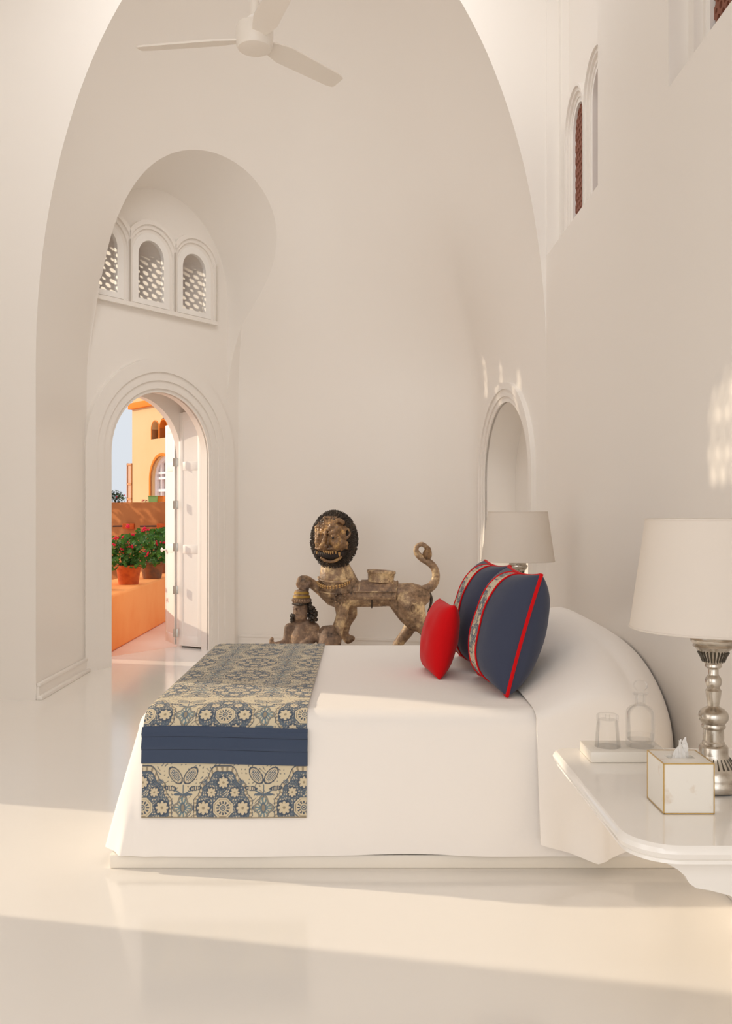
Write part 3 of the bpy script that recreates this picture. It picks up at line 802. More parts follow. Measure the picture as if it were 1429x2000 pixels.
put('printed_panel', grid_mesh('printed_panel', pts, cols), M['print'], runner, 60)
# navy band with two folds, dark lines standing in for the shade under them
sv = np.arange(sb-.150, sb+.001, .002); bp = []
for s in sv:
    row = []
    for x in np.linspace(rx0-.004, rx1+.004, 80):
        t = (s-(sb-.150))/.150; wob = .004*math.sin((x-rx0)*6.5+.4)-.010*(x-rx0)*.6
        fold = sum(.009*max(0, 1-abs((t-q))/.30) if t >= q else 0 for q in (.34, .67))
        row.append(runner_point(x, s+wob, .013+fold))
    bp.append(row)
bandm = evaluated(grid_mesh('navy_band', np.array(bp)), [('SOLIDIFY', dict(thickness=.004, offset=0))])
nb_ = put('navy_band', bandm, M['navy'], runner, 60)
for q in (.34, .67):
    ln = []
    for x in np.linspace(rx0-.004, rx1+.004, 60):
        ln.append(runner_point(x, sb-.150+q*.150-.0015+.004*math.sin((x-rx0)*6.5+.4)-.010*(x-rx0)*.6, .0165))
    MB().tube(ln, .0016, 6).build('pleat_shade_line', M['navy_dark'], nb_, 60)

# heap of pillows under a white cloth along the wall
def heap():
    xs = np.linspace(.70, 1.385, 50)
    N = 150; rows = []
    for j in range(N):
        t = j/(N-1); row = []
        for x in xs:
            u = (x-.70)/.635
            h = .012+.230*math.sin(min(u/.70, 1)*PI/2)**1.25 - .09*max(0, (u-.70)/.30)**1.5
            yn = 3.626 + .30*max(0, (u-.6)/.4)**2; Dp = .07+.31*u
            # along the path: t<.55 top from far to y=4.75, then falls to near edge, then hangs
            if t < .5:
                y = 5.585 - (5.585-5.0)*t/.5; z = BH+h
                far = max(0, (y-5.30)/.285); z -= h*.9*far**2.2
            elif t < .78:
                k = math.sin((t-.5)/.28*PI/2)**.9; y = 5.0-(5.0-yn-.015)*k
                p_ = 2.2+4*(1-min(1, u*1.6)); z = BH+h-Dp*(1-max(0, 1-k**p_)**(1/p_))
            else:
                k = (t-.78)/.22; ze = BH+h-Dp
                zb = .125-.075*min(1, u/.35)+ (.13*((u-.35)/.65) if u > .35 else 0)
                z = ze+(zb-ze)*k; y = yn+.015-.050*k-.012*math.sin(u*19+1)*k*k - .02*k*(1 if u < .4 else .6)
            z += .004*math.sin(x*17+t*9)*math.sin(t*23)*(1 if t < .78 else 0)
            row.append((x, y, z))
        rows.append(row)
    return grid_mesh('heap', np.array(rows))
hm = evaluated(heap(), [('SOLIDIFY', dict(thickness=.008, offset=-1))])
o = put('pillow_cover', hm, M['linen'], None, 60)
tag(o, 'white cloth draped over the heap of pillows along the wall', 'pillow cover')
pl = MB()
for k, yc in enumerate((4.30, 5.02)):
    t = MB().sphere((1.17, yc+.1, .70), .10, 3, (1.35, 3.0, .72)); pl = t
    tag(t.build('pillow', M['linen'], None), 'white pillow under the white cloth at the %s of the bed' % ('near side' if k == 0 else 'far side'), 'pillow') if False else None

# ---------------------------------------------------------------- cushions
def cushion_fn(w, h, T, pinch=.07, n=41):
    def f(u, v, side, off=0.0):
        x = w/2*u*(1-pinch*(1-v*v)*abs(u)); y = h/2*v*(1-pinch*(1-u*u)*abs(v))
        t = T/2*(max(0, (1-abs(u)**2.2))*max(0, (1-abs(v)**2.2)))**.42
        t += .004*math.sin(7*u+3*v)*math.sin(5*v-2*u)*(1-u*u)*(1-v*v)
        return Vector((x, -side*(t+off), y))
    return f
def cushion_mesh(f, mtl_name, n=45):
    q = np.sin(np.linspace(-PI/2, PI/2, n))
    P_ = [[f(u, v, 1) for u in q] for v in q]+[[f(u, v, -1) for u in q[::-1]] for v in q]
    a = np.array(P_[:n]); b = np.array(P_[n:])
    m = MB()
    for g in (a, b):
        idx = np.arange(n*n).reshape(n, n)
        fs = np.stack([idx[:-1, :-1], idx[:-1, 1:], idx[1:, 1:], idx[1:, :-1]], -1).reshape(-1, 4).tolist()
        m.add(g.reshape(-1, 3).tolist(), fs)
    me = m.mesh('c', False)
    bm = bmesh.new(); bm.from_mesh(me); bmesh.ops.remove_doubles(bm, verts=bm.verts[:], dist=1e-4); bmesh.ops.recalc_face_normals(bm, faces=bm.faces[:]); bm.to_mesh(me); bm.free()
    return me
def place(root, bottom_near, bottom_far, top_near):
    """root axes: local x along bottom (near -> far), local z up the face, local -y the face normal (towards -X)"""
    bn, bf, tn = Vector(bottom_near), Vector(bottom_far), Vector(top_near)
    X = (bn-bf).normalized()      # local +x points to the camera side
    Z = (tn-bn); Z = (Z-X*Z.dot(X)).normalized(); Y = Z.cross(X)
    R = Matrix((X, Y, Z)).transposed()
    c = (bn+bf)/2 + Z*(tn-bn).length/2
    root.matrix_world = Matrix.Translation(c) @ R.to_4x4()
def striped_cushion(label):
    t = thing('striped_cushion', label, 'cushion', (0, 0, 0), 'navy cushions with printed stripe')
    w, h, T = .54, .54, .30
    f = cushion_fn(w, h, T)
    put('cushion_body', cushion_mesh(f, ''), M['navy_cushion'], t, 80, world=False)
    us2 = np.linspace(-.24, .26, 60); vs2 = np.sin(np.linspace(-PI/2*.985, PI/2*.985, 170))
    pp = np.array([[f(u, v, 1, .0035) for u in us2] for v in vs2])
    A, B = np.meshgrid(us2*w/2, vs2*h/2)
    put('printed_band', grid_mesh('printed_band', pp, pattern(A*1.0+.03, B*1.0)), M['print'], t, 80, world=False)
    m = MB()
    for ue in (-.24, .26): m.tube([f(ue, v, 1, .004) for v in np.sin(np.linspace(-PI/2*.985, PI/2*.985, 60))], .0045, 8)
    rim = [f(-1+2*k/40, -1, 1) for k in range(40)]+[f(1, -1+2*k/40, 1) for k in range(40)]+[f(1-2*k/40, 1, 1) for k in range(40)]+[f(-1, 1-2*k/40, 1) for k in range(40)]
    m.tube(rim, .0085, 8, True)
    put('piping', m.mesh('piping'), M['red'], t, 60, world=False)
    return t
c1 = striped_cushion('navy cushion with printed stripe and red piping, nearest on the bed')
place(c1, (.625, 3.93, .63), (.575, 4.44, .63), (.775, 3.955, 1.15))
c2 = copy_tree(c1); c2['label'] = 'navy cushion with printed stripe, standing behind the small red cushion'
place(c2, (.60, 4.53, .63), (.55, 5.05, .63), (.74, 4.55, 1.15))
rc_ = thing('red_cushion', 'small plain red cushion leaning before the navy cushions', 'cushion')
fr = cushion_fn(.36, .36, .165, .05)
put('cushion_body', cushion_mesh(fr, ''), M['red'], rc_, 80, world=False)
place(rc_, (.375, 4.36, .632), (.335, 4.70, .632), (.445, 4.38, .965))

# ---------------------------------------------------------------- bedside consoles
NZ = .60
def console(y0, y1, label):
    t = thing('bedside_console', label, 'bedside table', (XR-.3, (y0+y1)/2, 0), 'bedside consoles')
    def plan(r, inset=0):
        x0 = .66+inset; ya = y0+inset; yb = y1-inset; p = [(XR-.002, ya)]
        p += [(x0+r-r*math.sin(PI/2*k/14), ya+r-r*math.cos(PI/2*k/14)) for k in range(15)]
        p += [(x0+r*.35-r*.35*math.cos(PI/2*k/14), yb-r*.35+r*.35*math.sin(PI/2*k/14)) for k in range(15)]
        p += [(XR-.002, yb)]; return p
    prof = [(.030, NZ-.050), (.012, NZ-.046), (.014, NZ-.038), (.004, NZ-.030), (0, NZ-.018), (.004, NZ-.007), (.012, NZ)]
    vs = []; n = None; fs = []
    for ins, z in prof:
        p = plan(.13-ins*.5, ins); n = len(p); vs += [(x, y, z) for x, y in p]
    for i in range(len(prof)-1):
        for k in range(n): fs.append((i*n+k, i*n+(k+1) % n, (i+1)*n+(k+1) % n, (i+1)*n+k))
    fs += [tuple(range(n)), tuple((len(prof)-1)*n+k for k in range(n))]
    MB().add(vs, fs).build('table_top', M['table'], t, 30)
    side = [(XR-.002, NZ-.05), (.765, NZ-.05), (.772, NZ-.066), (.800, NZ-.082), (.818, NZ-.098), (.828, NZ-.116), (.845, NZ-.128), (.880, NZ-.134), (.93, NZ-.147), (1.00, NZ-.19), (1.06, NZ-.25), (1.10, NZ-.31), (1.18, NZ-.33), (1.25, NZ-.37), (1.30, NZ-.45), (1.36, NZ-.49), (XR-.002, NZ-.50)]
    for y in (y0+.07, y1-.10):
        MB().prism(side, lambda a, b, l: Vector((a, l, b)), y, y+.03).build('bracket', M['table'], t, 30)
    return t
console(2.235, 3.185, 'white marble bedside console holding the tissue box, in front of the bed')
console(5.66, 6.58, 'white bedside console hidden behind the far side of the bed')

def lamp(loc, label):
    t = thing('table_lamp', label, 'table lamp', loc, 'silver table lamps')
    q = .000577; zb = 1465
    pr = [(120, 1465), (132, 1458), (136, 1440), (136, 1420), (132, 1412), (134, 1400), (130, 1380), (118, 1362), (112, 1350), (104, 1340), (92, 1322), (80, 1306), (74, 1290), (72, 1286), (72, 1252), (66, 1242), (55, 1238), (56, 1226), (50, 1218), (52, 1204), (50, 1160), (58, 1152), (60, 1143), (56, 1132), (62, 1124), (72, 1110), (75, 1092), (70, 1074), (55, 1058), (36, 1048), (28, 1040), (33, 1012), (38, 978), (40, 962), (33, 952), (30, 946), (38, 932), (41, 914), (37, 896), (28, 884), (25, 878), (25, 852), (34, 846), (42, 838), (40, 826), (48, 818), (62, 786), (74, 760), (88, 745), (102, 735), (98, 724), (112, 712), (114, 700), (106, 690), (94, 684), (97, 670), (92, 660), (70, 655)]
    m = MB().lathe(loc, [(r*q, (zb-y)*q) for r, y in pr], 48); 
    b = m.build('lamp_base', M['silver'], t, 40)
    L = Vector(loc)
    for (r0, y0, r1, y1, n) in ((76, 1300, 108, 1346, 26), (52, 814, 74, 763, 24)):
        fl = MB()
        for k in range(n):
            a = 2*PI*k/n; d = Vector((math.cos(a), math.sin(a), 0))
            fl.tube([L+d*(r0*q+.0008)+UP*((zb-y0)*q), L+d*((r0+r1)/2*q-.0005)+UP*((zb-(y0+y1)/2)*q), L+d*(r1*q+.0006)+UP*((zb-y1)*q)], [.0014, .0022, .003], 6)
        fl.build('fluting', M['silver_dark'], b)
    MB().tube([L+UP*.465, L+UP*.70], .006, 8).build('lamp_rod', M['silver'], t)
    zb0, zt0 = .472, .80
    sh = MB().lathe(loc, [(.238, zb0), (.2395, zb0), (.193, zt0), (.1915, zt0), (.238, zb0)], 64, cap=False); s = sh.build('lamp_shade', M['shade'], t, 40)
    rm = MB()
    for r, z in ((.2385, zb0+.003), (.1925, zt0-.003)): rm.tube([L+Vector((r*math.cos(2*PI*k/64), r*math.sin(2*PI*k/64), z)) for k in range(64)], .0032, 6, True)
    for a in (0, 2*PI/3, 4*PI/3): rm.tube([L+UP*(zt0-.1), L+Vector((.192*math.cos(a+.4), .192*math.sin(a+.4), zt0-.01))], .002, 6)
    rm.build('shade_trim', M['shade'], s)
    return t
l1 = lamp((1.045, 2.71, NZ+.001), 'silver table lamp beside the tissue box on the near console')
l2 = copy_tree(l1); l2.location = (1.03, 6.0, NZ+.025); l2['label'] = 'silver table lamp behind the navy cushions, before the niche'

# tissue box
tb_ = thing('tissue_box', 'cube tissue box of white marble with brass edges on the console', 'tissue box', (.89, 2.55, NZ))
x0, x1, y0, y1, z0, z1 = .822, .958, 2.48, 2.622, NZ+.001, NZ+.137
me = cut(MB().box(x0, x1, y0, y1, z0, z1).mesh('b'), [MB().box(x0+.03, x1-.03, 2.535, 2.570, z1-.03, z1+.02)])
put('box', me, M['marble'], tb_, 0)
m = MB(); e = .0014
for X in (x0, x1):
    for Y in (y0, y1): m.box(X-e, X+e, Y-e, Y+e, z0, z1)
for Z in (z0+e, z1):
    for Y in (y0, y1): m.box(x0, x1, Y-e, Y+e, Z-e, Z+e)
    for X in (x0, x1): m.box(X-e, X+e, y0, y1, Z-e, Z+e)
m.build('edging', M['brass'], tb_, 0)
rows = []
for j in range(24):
    k = j/23; row = []
    for i in range(26):
        a = 2*PI*i/26; r = .019-.012*k+.006*math.sin(3*a+2*k)*k+.003*math.sin(7*a+5*k)
        row.append((.891+r*1.15*math.cos(a)+.006*k, 2.553+r*.7*math.sin(a), z1-.012+.050*k+.012*math.sin(a*2+1)*k*k+.006*math.sin(a*5)*k))
    rows.append(row+[row[0]])
put('tissue', grid_mesh('tissue', np.array(rows)), M['tissue'], tb_, 80)

# tray, decanter, tumbler
tr = MB().box(.752, 1.005, 2.985, 3.14, NZ+.001, NZ+.036, .003)
tag(tr.build('tray', M['marble_tray'], None, 30), 'flat cream marble tray under the glass and decanter', 'tray')
zt_ = NZ+.0365
de = thing('decanter', 'clear glass decanter with round stopper on the marble tray', 'decanter', (.936, 3.06, zt_))
MB().lathe((.936, 3.06, zt_), [(.020, 0), (.044, .001), (.0475, .006), (.0475, .108), (.045, .122), (.036, .132), (.022, .138), (.017, .142), (.016, .168), (.022, .171), (.022, .174), (.013, .174), (.012, .142), (.033, .128), (.043, .112), (.0445, .030), (.042, .022), (.010, .020)], 48).build('bottle', M['glass'], de, 40)
MB().lathe((.936, 3.06, zt_), [(.010, .146), (.0115, .174), (.026, .176), (.026, .179), (.012, .182), (.014, .188), (.022, .196), (.024, .206), (.018, .217), (.006, .221)], 36).build('stopper', M['glass'], de, 40)
MB().lathe((.936, 3.06, zt_), [(.030, .0205), (.0425, .023), (.0432, .040), (.010, .0405)], 36).build('water', M['glass'], de, 40)
tu = MB().lathe((.826, 3.06, zt_), [(.043, 0), (.042, .004), (.036, .072), (.0345, .080), (.036, .084), (.036, .104), (.033, .107), (.008, .107), (.008, .095), (.030, .090), (.033, .076), (.040, .004), (.0405, 0)], 40)
tag(tu.build('tumbler', M['glass'], None, 40), 'clear drinking glass standing upside down on the marble tray', 'glass')

# ---------------------------------------------------------------- ceiling fan
fc = Vector((-.533, 4.6, 3.80))
fan = thing('ceiling_fan', 'white three bladed ceiling fan hanging over the bed', 'ceiling fan', tuple(fc))
MB().lathe(fc, [(.055, -.055), (.083, -.05), (.092, -.035), (.094, .045), (.090, .062), (.03, .066)], 48).build('motor', M['fan'], fan)
MB().lathe(fc, [(.05, .064), (.048, .082), (.040, .10), (.022, .115), (.022, 2.3), (.07, 2.34), (.075, 2.49)], 32).build('rod', M['fan'], fan)
for ang in (172, 48, 292):
    a = math.radians(ang); d = Vector((math.cos(a), math.sin(a), 0)); s = Vector((-math.sin(a), math.cos(a), 0)); vs = []
    tl = math.radians(16)*(-1 if ang != 292 else -1)
    w = (s*math.cos(tl)+UP*math.sin(tl))
    prof = [(.085, .035), (.12, .045), (.20, .062), (.56, .052), (.60, .045), (.61, .036)]
    m = MB(); top = []
    nrm = d.cross(w)
    for r, hw in prof:
        for q, th in ((-hw, .0045), (hw, .0045)):
            for sg in (1, -1): vs.append(fc+d*r+w*q+nrm*th*sg+UP*-.005)
    n = len(prof); fs = []
    for i in range(n-1):
        b = i*4; c_ = b+4
        fs += [(b, b+2, c_+2, c_), (b+1, c_+1, c_+3, b+3), (b, c_, c_+1, b+1), (b+2, b+3, c_+3, c_+2)]
    fs += [(0, 1, 3, 2), ((n-1)*4, (n-1)*4+2, (n-1)*4+3, (n-1)*4+1)]
    m.add(vs, fs); m.build('blade', M['fan'], fan, 30)

# ---------------------------------------------------------------- carved lion
LDY = 8.62
def lz(zx, zy, dy=0.0):
    """detail-view coordinates of the statue -> point"""
    p = px(500+zx*.28, 960+zy*.28, LDY); p.y += dy; return p
Q = .28*LDY/F
def chain(m, pts, sub=2):
    """pts: (zx, zy, dy, r)"""
    for (a, b) in zip(pts[:-1], pts[1:]):
        pa, pb = lz(*a[:3]), lz(*b[:3]); ra, rb = a[3]*Q, b[3]*Q
        n = max(2, int((pb-pa).length/(min(ra, rb)*.35))+1)
        for k in range(n+1):
            t = k/n; m.sphere(pa.lerp(pb, t), ra+(rb-ra)*t, sub)
def fuse(m, vox, it=8):
    return evaluated(m.mesh('f', False), [('REMESH', dict(mode='VOXEL', voxel_size=vox)), ('SMOOTH', dict(factor=.5, iterations=it))])
lion = thing('lion_statue', 'carved and gilded wooden lion with dark mane and curled tail by the back wall', 'statue', (lz(800, 1000).x, LDY, 0))
m = MB()
chain(m, [(520, 670, 0, 88), (600, 712, 0, 92), (700, 725, 0, 84), (800, 726, 0, 82), (900, 724, 0, 80), (1000, 720, 0, 82), (1080, 725, 0, 92), (1140, 730, 0, 78)])
chain(m, [(540, 660, 0, 112), (552, 600, 0, 118), (548, 520, 0, 100), (545, 420, .0, 90)])
chain(m, [(575, 540, .01, 84), (610, 600, .01, 84), (650, 680, .01, 84)]); chain(m, [(480, 690, 0, 60), (530, 740, 0, 60), (570, 760, 0, 55)])
chain(m, [(590, 700, -.07, 62), (600, 780, -.08, 58), (600, 850, -.09, 42), (585, 900, -.09, 40), (568, 955, -.09, 44), (560, 1000, -.09, 48), (540, 1030, -.10, 55)])    # near foreleg
chain(m, [(660, 800, .09, 46), (668, 860, .09, 40), (630, 930, .09, 33), (613, 1010, .09, 30), (640, 1040, .08, 34), (668, 1032, .07, 24)])       # second foreleg
chain(m, [(470, 690, .02, 52), (420, 665, .0, 38), (388, 640, -.02, 34), (352, 628, -.04, 46), (330, 628, -.05, 50), (312, 645, -.05, 34)])        # raised paw
chain(m, [(1040, 760, -.06, 85), (1085, 800, -.08, 92), (1110, 860, -.09, 74), (1140, 920, -.09, 54), (1185, 980, -.08, 38), (1192, 1060, -.08, 33), (1180, 1140, -.08, 36), (1150, 1165, -.09, 34)])
chain(m, [(985, 780, -.05, 58), (1040, 860, -.07, 55), (1100, 920, -.08, 50)])
chain(m, [(1090, 820, .08, 80), (1100, 920, .09, 50), (1050, 1000, .10, 42), (990, 1075, .10, 36), (965, 1140, .1, 36), (935, 1165, .09, 34)])
put('body', fuse(m, .011, 6), M['gilt_wood'], lion, 0)
for p in lion.children[0].data.polygons: p.use_smooth = True
# toes of the raised paw
m = MB()
for k, (a, b) in enumerate(((296, 640), (312, 665), (335, 672), (358, 668))):
    chain(m, [(a+14, b-34, -.085, 19), (a, b, -.09, 16), (a+4, b+16, -.085, 11)])
put('paw_toes', fuse(m, .006, 3), M['grey_wood'], lion, 0)
for p in lion.children[-1].data.polygons: p.use_smooth = True
# tail
tp = [(1165, 690, 34), (1215, 668, 33), (1246, 628, 30), (1254, 580, 27), (1240, 530, 26), (1205, 495, 26), (1160, 468, 25), (1125, 435, 22), (1115, 405, 18), (1128, 378, 16), (1158, 368, 16), (1185, 385, 17)]
def spline(pts, n=8):
    out = []; P_ = [Vector(p) for p in pts]
    for i in range(len(P_)-1):
        a, b, c_, d = P_[max(i-1, 0)], P_[i], P_[i+1], P_[min(i+2, len(P_)-1)]
        for k in range(n):
            t = k/n; out.append(.5*((2*b)+(c_-a)*t+(2*a-5*b+4*c_-d)*t*t+(3*b-a-3*c_+d)*t**3))
    return out+[P_[-1]]
sp_ = spline(tp)
MB().tube([lz(p.x, p.y, .01) for p in sp_], [p.z*Q for p in sp_], 18).build('tail', M['gilt_wood'], lion, 80)
tf = spline([(1182, 380, 12), (1196, 405, 25), (1192, 445, 34), (1186, 475, 24), (1205, 486, 12), (1232, 484, 4)])
MB().tube([lz(p.x, p.y, .01) for p in tf], [p.z*Q for p in tf], 14).build('tail_tuft', M['face_wood'], lion, 80)
fp = spline([(1205, 700, 10), (1222, 750, 12), (1215, 800, 8), (1196, 842, 4)])
MB().tube([lz(p.x, p.y, .02) for p in fp], [p.z*Q for p in fp], 10).build('tail_strand', M['mane_wood'], lion, 80)

# mane: dark egg-shaped hood of carved locks
def hz(hx, hy): return (580+hx*.112-500)/.28, (980+hy*.112-960)/.28
HC = lz(545, 344, -.03); HRX, HRY, HRZ = 156*Q, .19, 204*Q
rnd = random.Random(11)
def egg(th, ph):
    """front-facing egg; returns point, outward normal"""
    d = Vector((math.sin(th)*math.cos(ph), -math.cos(th), math.sin(th)*math.sin(ph)))
    k = 1-.16*max(0, -d.z)**1.5
    p = Vector((d.x*HRX*k, d.y*HRY, d.z*HRZ)); n = Vector((d.x/HRX, d.y/HRY, d.z/HRZ)).normalized()
    return HC+p, n
mane = MB()
vs = []; fs = []; NT, NP = 26, 60
for i in range(NT+1):
    for j in range(NP): vs.append(egg(PI*(i+.001)/(NT+.002), 2*PI*j/NP)[0])
for i in range(NT):
    for j in range(NP): fs.append((i*NP+j, i*NP+(j+1) % NP, (i+1)*NP+(j+1) % NP, (i+1)*NP+j))
mane.add(vs, fs)
FCX, FCZ = HC.x + (600-650)*.112*LDY/F, HC.z + 0.0
def in_face(p): return ((p.x-FCX)/(262*.112*LDY/F))**2+((p.z-(HC.z+.01))/(320*.112*LDY/F))**2 < 1 and p.y < HC.y
for k in range(2600):
    z = rnd.uniform(-1, .93); ph = rnd.uniform(0, 2*PI); th = math.acos(max(-1, min(1, z)))
    p, n = egg(th, ph)
    if in_face(p) or p.y > HC.y+.12: continue
    out = Vector((p.x-FCX, 0, p.z-HC.z)).normalized()
    t = (out - n*out.dot(n)); 
    if t.length < .1: t = n.orthogonal()
    t.normalize(); b = n.cross(t); L = rnd.uniform(.020, .034); w = rnd.uniform(.006, .010); h = rnd.uniform(.012, .022)
    b2_ = b*rnd.uniform(-.3, .3); 
    q0_ = p-n*.004; tip = p+(t+b2_).normalized()*L+n*h*.55; mid = p+(t+b2_*.5).normalized()*L*.4+n*h
    mane.add([q0_-b*w, q0_+b*w, mid, mid+b*w*.5-n*.004+t*.004, mid-b*w*.5-n*.004+t*.004, tip], [(0, 1, 2), (1, 3, 2), (0, 2, 4), (2, 3, 5), (2, 5, 4)])
mane.build('mane', M['mane_wood'], lion, 30, fix=False)

def hp(hx, hy, lift=0.0):
    zx, zy = hz(hx, hy); p = lz(zx, zy)
    ex = (p.x-HC.x)/HRX; ez = (p.z-HC.z)/HRZ; s = max(0, 1-ex*ex-ez*ez)
    return Vector((p.x, HC.y-HRY*math.sqrt(s)-lift, p.z))
HQ = .112*LDY/F
fm = MB()
def fs_(hx, hy, r, lift=0, sc=(1, 1, 1)): fm.sphere(hp(hx, hy, lift), r*HQ, 2, sc)
for k in range(-5, 6):          # mask ground
    for j in range(-6, 6):
        x_, y_ = 590+k*46, 600+j*52
        if ((x_-595)/270)**2+((y_-590)/330)**2 < 1 and y_ < 830: fs_(x_, y_, 46, -.012)
for a in ((345, 440), (375, 425), (410, 420), (445, 432), (475, 455)): fs_(*a, 34, .014)
for t in range(12): fs_(580+t*20, 470-150*math.sin(min(t/9, 1)*PI/2*1.1)+max(0, t-8)*12, 44, .034)   # great bulging brow
for a in ((640, 420, 84, .02), (700, 470, 86, .02), (660, 520, 80, .02), (600, 540, 42, .03), (700, 560, 60, .012)): fs_(*a)
fs_(405, 560, 46, .016); fs_(655, 590, 58, .028)
for a in ((525, 480, 36), (515, 540, 36), (505, 600, 38), (490, 660, 42), (474, 715, 46)): fs_(*a, .03)
fs_(455, 745, 44, .050); fs_(520, 760, 40, .034); fs_(428, 755, 30, .034)
for a in ((380, 640, 46, .006), (372, 700, 50, .010), (376, 750, 46, .012)): fs_(*a)
for a in ((640, 690, 66, .018), (700, 710, 92, .020), (780, 720, 92, .012), (840, 725, 64, .006), (720, 640, 66, .012)): fs_(*a)
for k in range(24):
    x_ = 340+k*23; fs_(x_, 795+8*math.sin(k*.26*PI), 22, .026)
for k in range(18):             # lower lip
    t = k/17; fs_(440+330*t, 965+70*math.sin(t*PI)**.8-20*t, 28, .018)
for k in range(8): t = k/7; fs_(880+40*math.sin(t*PI), 470+150*t, 26, .004)   # ear
put('face', fuse(fm, .0052, 3), M['face_wood'], lion, 0)
for p in lion.children[-1].data.polygons: p.use_smooth = True
mo = MB()
for k in range(14):
    t = k/13; mo.sphere(hp(370+430*t, 880+30*math.sin(t*PI), -.004), 62*HQ, 2, (1, .5, 1))
mo.build('mouth', M['mouth'], lion, 60)
for x_, y_, r, l in ((360, 880, 20, 75), (560, 870, 17, 50), (594, 874, 17, 54), (630, 872, 18, 46), (680, 872, 16, 40), (742, 890, 22, 80), (520, 862, 14, 36), (480, 862, 14, 36)):
    p0 = hp(x_, y_-28, .018); p1 = hp(x_+8, y_+l*.6, .020)
    MB().tube([p0, p0.lerp(p1, .5)+Vector((0, -.004, 0)), p1], [r*HQ, r*HQ*.9, r*HQ*.25], 8).build('tooth', M['teeth'], lion, 60)
for a_, r_ in ((hp(402, 563, .030), 20), (hp(640, 612, .046), 24)): MB().sphere(a_, r_*HQ, 2).build('eye', M['mouth'], lion, 60)

# collar, beads, saddle
bd = MB()
for k in range(15):
    t = k/14; an = math.radians(168-130*t)
    # ring round the neck in a tilted plane
    zx = 552+126*math.cos(an)*1.0; zy = 628+36*math.sin(an)-44*max(0, (t-.4))**1.2
    dy = -118*Q*math.sin(an)*1.02-.008
    for q, r in ((0, 9), (12, 7)): bd.sphere(lz(zx, zy-6+q, dy), r*Q, 1)
bd.build('bead_necklace', M['teeth'], lion, 60)
cl = MB()
for (zc, dz) in ((598, 9), (664, 7)):
    ring_ = []
    for k in range(24):
        an = PI*k/23; ring_.append(lz(555-(122 if zc < 640 else 128)*math.cos(an)*.98, zc+24*math.sin(an)+(14 if zc > 640 else 0), -(119 if zc < 640 else 112)*Q*math.sin(an)-.004))
    cl.tube(ring_, dz*Q, 8)
cl.build('collar', M['gilt_wood'], lion, 60)
def torso_pt(zx, ang, off):
    """point on the barrel; ang from top (0) towards the viewer (90)"""
    r = 83; c_ = lz(zx, 724, 0); a = math.radians(ang); return c_+Vector((0, -math.sin(a)*(r*Q+off), math.cos(a)*(r*Q+off)))
def saddle(x0, x1, a0, a1, off, th):
    g = np.array([[torso_pt(x0+(x1-x0)*i/24+(-18 if True else 0)*(a/100.0), a, off) for i in range(25)] for a in np.linspace(a0, a1, 30)])
    return evaluated(grid_mesh('s', g), [('SOLIDIFY', dict(thickness=th, offset=0))])
put('saddle_cloth', saddle(690, 985, -85, 100, .014, .016), M['gilt_wood'], lion, 60)
sd2 = put('saddle_pad', saddle(735, 950, -60, 74, .028, .014), M['grey_wood'], lion, 60)
bdz = MB()
for x_ in (690, 712, 962, 984):
    bdz.tube([torso_pt(x_-18*a/100, a, .024) for a in np.linspace(-80, 100, 30)], 5*Q, 6)
for a in (98, 72): bdz.tube([torso_pt(x_-18*a/100, a, .024+(.012 if a < 80 else 0)) for x_ in np.linspace(690, 985, 20)], 6*Q, 6)
bdz.build('saddle_border', M['gilt_wood'], lion, 60)
gs = MB().tube([torso_pt(806, a, .004) for a in np.linspace(95, 182, 16)], 5*Q, 6); gs.build('girth_strap', M['mane_wood'], lion, 60)
bc = lz(868, 636, 0); tilt = Matrix.Rotation(math.radians(4), 3, 'Y')
MB().lathe(bc, [(80*Q, 0), (96*Q, 6*Q), (90*Q, 22*Q), (94*Q, 62*Q), (102*Q, 70*Q), (100*Q, 84*Q), (92*Q, 87*Q), (70*Q, 84*Q), (66*Q, 76*Q), (10*Q, 75*Q)], 36, 1, .8, rot=tilt).build('saddle_box', M['gilt_wood'], lion, 40)
orn = MB()
orn.tube([lz(1085+22*math.cos(t), 800+34*math.sin(t), -.215) for t in np.linspace(0, 2*PI, 24)[:-1]], 7*Q, 8, True)
orn.tube([lz(1092+14*math.cos(t), 757+16*math.sin(t), -.212) for t in np.linspace(.5, 5, 16)], 6*Q, 8)
orn.build('haunch_ornament', M['gilt_wood'], lion, 60); orn = MB()
for k in range(10):
    t = 2*PI*k/10; orn.sphere(lz(588+36*math.cos(t), 735+36*math.sin(t), -.165), 11*Q, 1)
orn.sphere(lz(588, 735, -.168), 16*Q, 2)
orn.build('shoulder_rosette', M['gilt_wood'], lion, 60)
bs = MB().box(lz(430, 0).x, lz(1230, 0).x, LDY-.26, LDY+.24, 0, .055, .012)
bs.build('base_board', M['grey_wood'], lion, 30)

# crouching crowned figure under the lion's paw
fg = thing('crowned_figure_statue', 'carved wooden figure wearing a tall crown, crouching under the lion paw', 'statue', (lz(320, 1000).x, LDY-.1, 0))
m = MB()
chain(m, [(320, 965, -.06, 62), (322, 1010, -.06, 84), (325, 1080, -.06, 92), (330, 1150, -.06, 100)])
chain(m, [(235, 945, -.05, 34), (300, 938, -.05, 44), (360, 935, -.05, 46), (405, 945, -.05, 40)])
chain(m, [(232, 945, -.06, 34), (222, 1000, -.06, 30), (215, 1045, -.08, 30), (170, 1060, -.12, 30), (120, 1062, -.14, 24), (112, 1030, -.14, 15), (120, 1015, -.14, 16)])
chain(m, [(408, 948, -.06, 40), (395, 1000, -.12, 42), (350, 1060, -.17, 42), (330, 1120, -.17, 44)])
chain(m, [(310, 900, -.05, 32), (312, 860, -.06, 52), (312, 820, -.06, 54), (315, 790, -.05, 50)])
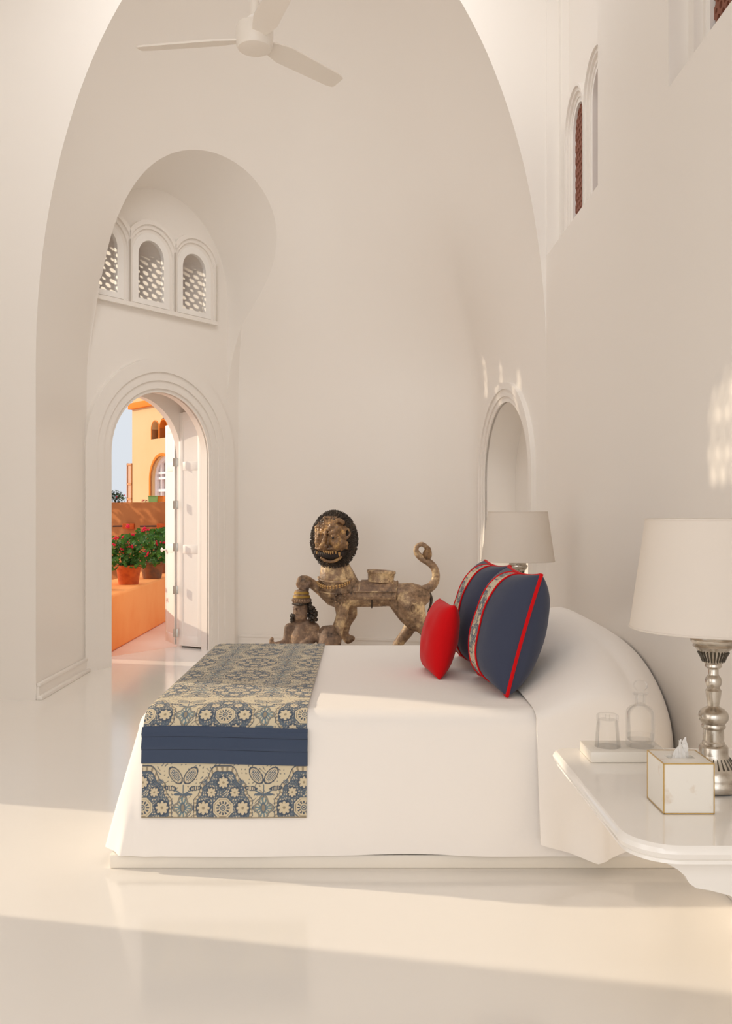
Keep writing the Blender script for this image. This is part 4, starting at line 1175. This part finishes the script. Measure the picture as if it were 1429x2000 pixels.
chain(m, [(300, 860, -.10, 30), (292, 872, -.11, 22)])
chain(m, [(505, 975, -.16, 52), (520, 1030, -.17, 82), (500, 1110, -.16, 95), (480, 1150, -.16, 90)]); chain(m, [(440, 1010, -.14, 30), (480, 950, -.15, 30), (530, 945, -.16, 30)])
put('body', fuse(m, .009, 5), M['grey_wood'], fg, 0)
for p in fg.children[-1].data.polygons: p.use_smooth = True
# face details
m = MB()
def fgp(zx, zy): 
    e = ((zx-310)/56)**2+((zy-832)/70)**2
    return lz(zx, zy, -.06-56*Q*math.sqrt(max(0, 1-e)))
for a in ((286, 800, 9), (278, 812, 8), (284, 826, 10), (287, 838, 12), (302, 840, 7)): m.sphere(fgp(a[0], a[1]), a[2]*Q, 2)
for k in range(6): m.sphere(fgp(262+k*7, 800-3*math.sin(k)), 6*Q, 1); m.sphere(fgp(300+k*8, 798-3*math.sin(k)), 6*Q, 1)
m.sphere(fgp(270, 812), 7*Q, 1); m.sphere(fgp(315, 812), 8*Q, 1)
for k in range(6): m.sphere(fgp(270+k*8, 864), 6*Q, 1); m.sphere(fgp(272+k*7, 876), 7*Q, 1)
put('face', fuse(m, .005, 2), M['grey_wood'], fg, 0)
cr = lz(320, 770, -.055)
MB().lathe(cr, [(60*Q, 0), (62*Q, 8*Q), (56*Q, 30*Q), (58*Q, 32*Q), (50*Q, 62*Q), (44*Q, 84*Q), (30*Q, 90*Q)], 28).build('crown', M['grey_wood'], fg, 40)
MB().lathe(cr, [(56*Q, 33*Q), (61*Q, 35*Q), (56*Q, 50*Q), (51*Q, 52*Q)], 28).build('crown_band', M['gold_band'], fg, 40)
MB().lathe(cr, [(52*Q, 60*Q), (54*Q, 62*Q), (49*Q, 76*Q), (46*Q, 78*Q)], 28).build('crown_band', M['gold_band'], fg, 40)
st = MB()
for k in range(22):
    a = 2*PI*k/22; st.sphere(cr+Vector((61*Q*math.cos(a), 61*Q*math.sin(a), 16*Q)), 9*Q, 1, (1, 1, 1.6))
st.build('crown_studs', M['grey_wood'], fg, 60)
hr = MB()
for k in range(60):
    zx = rnd.uniform(360, 425); zy = rnd.uniform(775, 895)
    if zx > 400 and zy < 800: continue
    hr.sphere(lz(zx, zy, rnd.uniform(-.12, .02)), rnd.uniform(10, 19)*Q, 1)
for k in range(14): hr.sphere(lz(262+k*7.5, 778, -.06-58*Q*math.sin(PI*k/13)*.95), 10*Q, 1)
hr.build('hair', M['mane_wood'], fg, 60)
be = MB()
for k in range(26): be.sphere(lz(rnd.uniform(248, 280), rnd.uniform(850, 895), rnd.uniform(-.12, -.02)), rnd.uniform(10, 15)*Q, 1)
be.build('side_curls', M['mane_wood'], fg, 60)
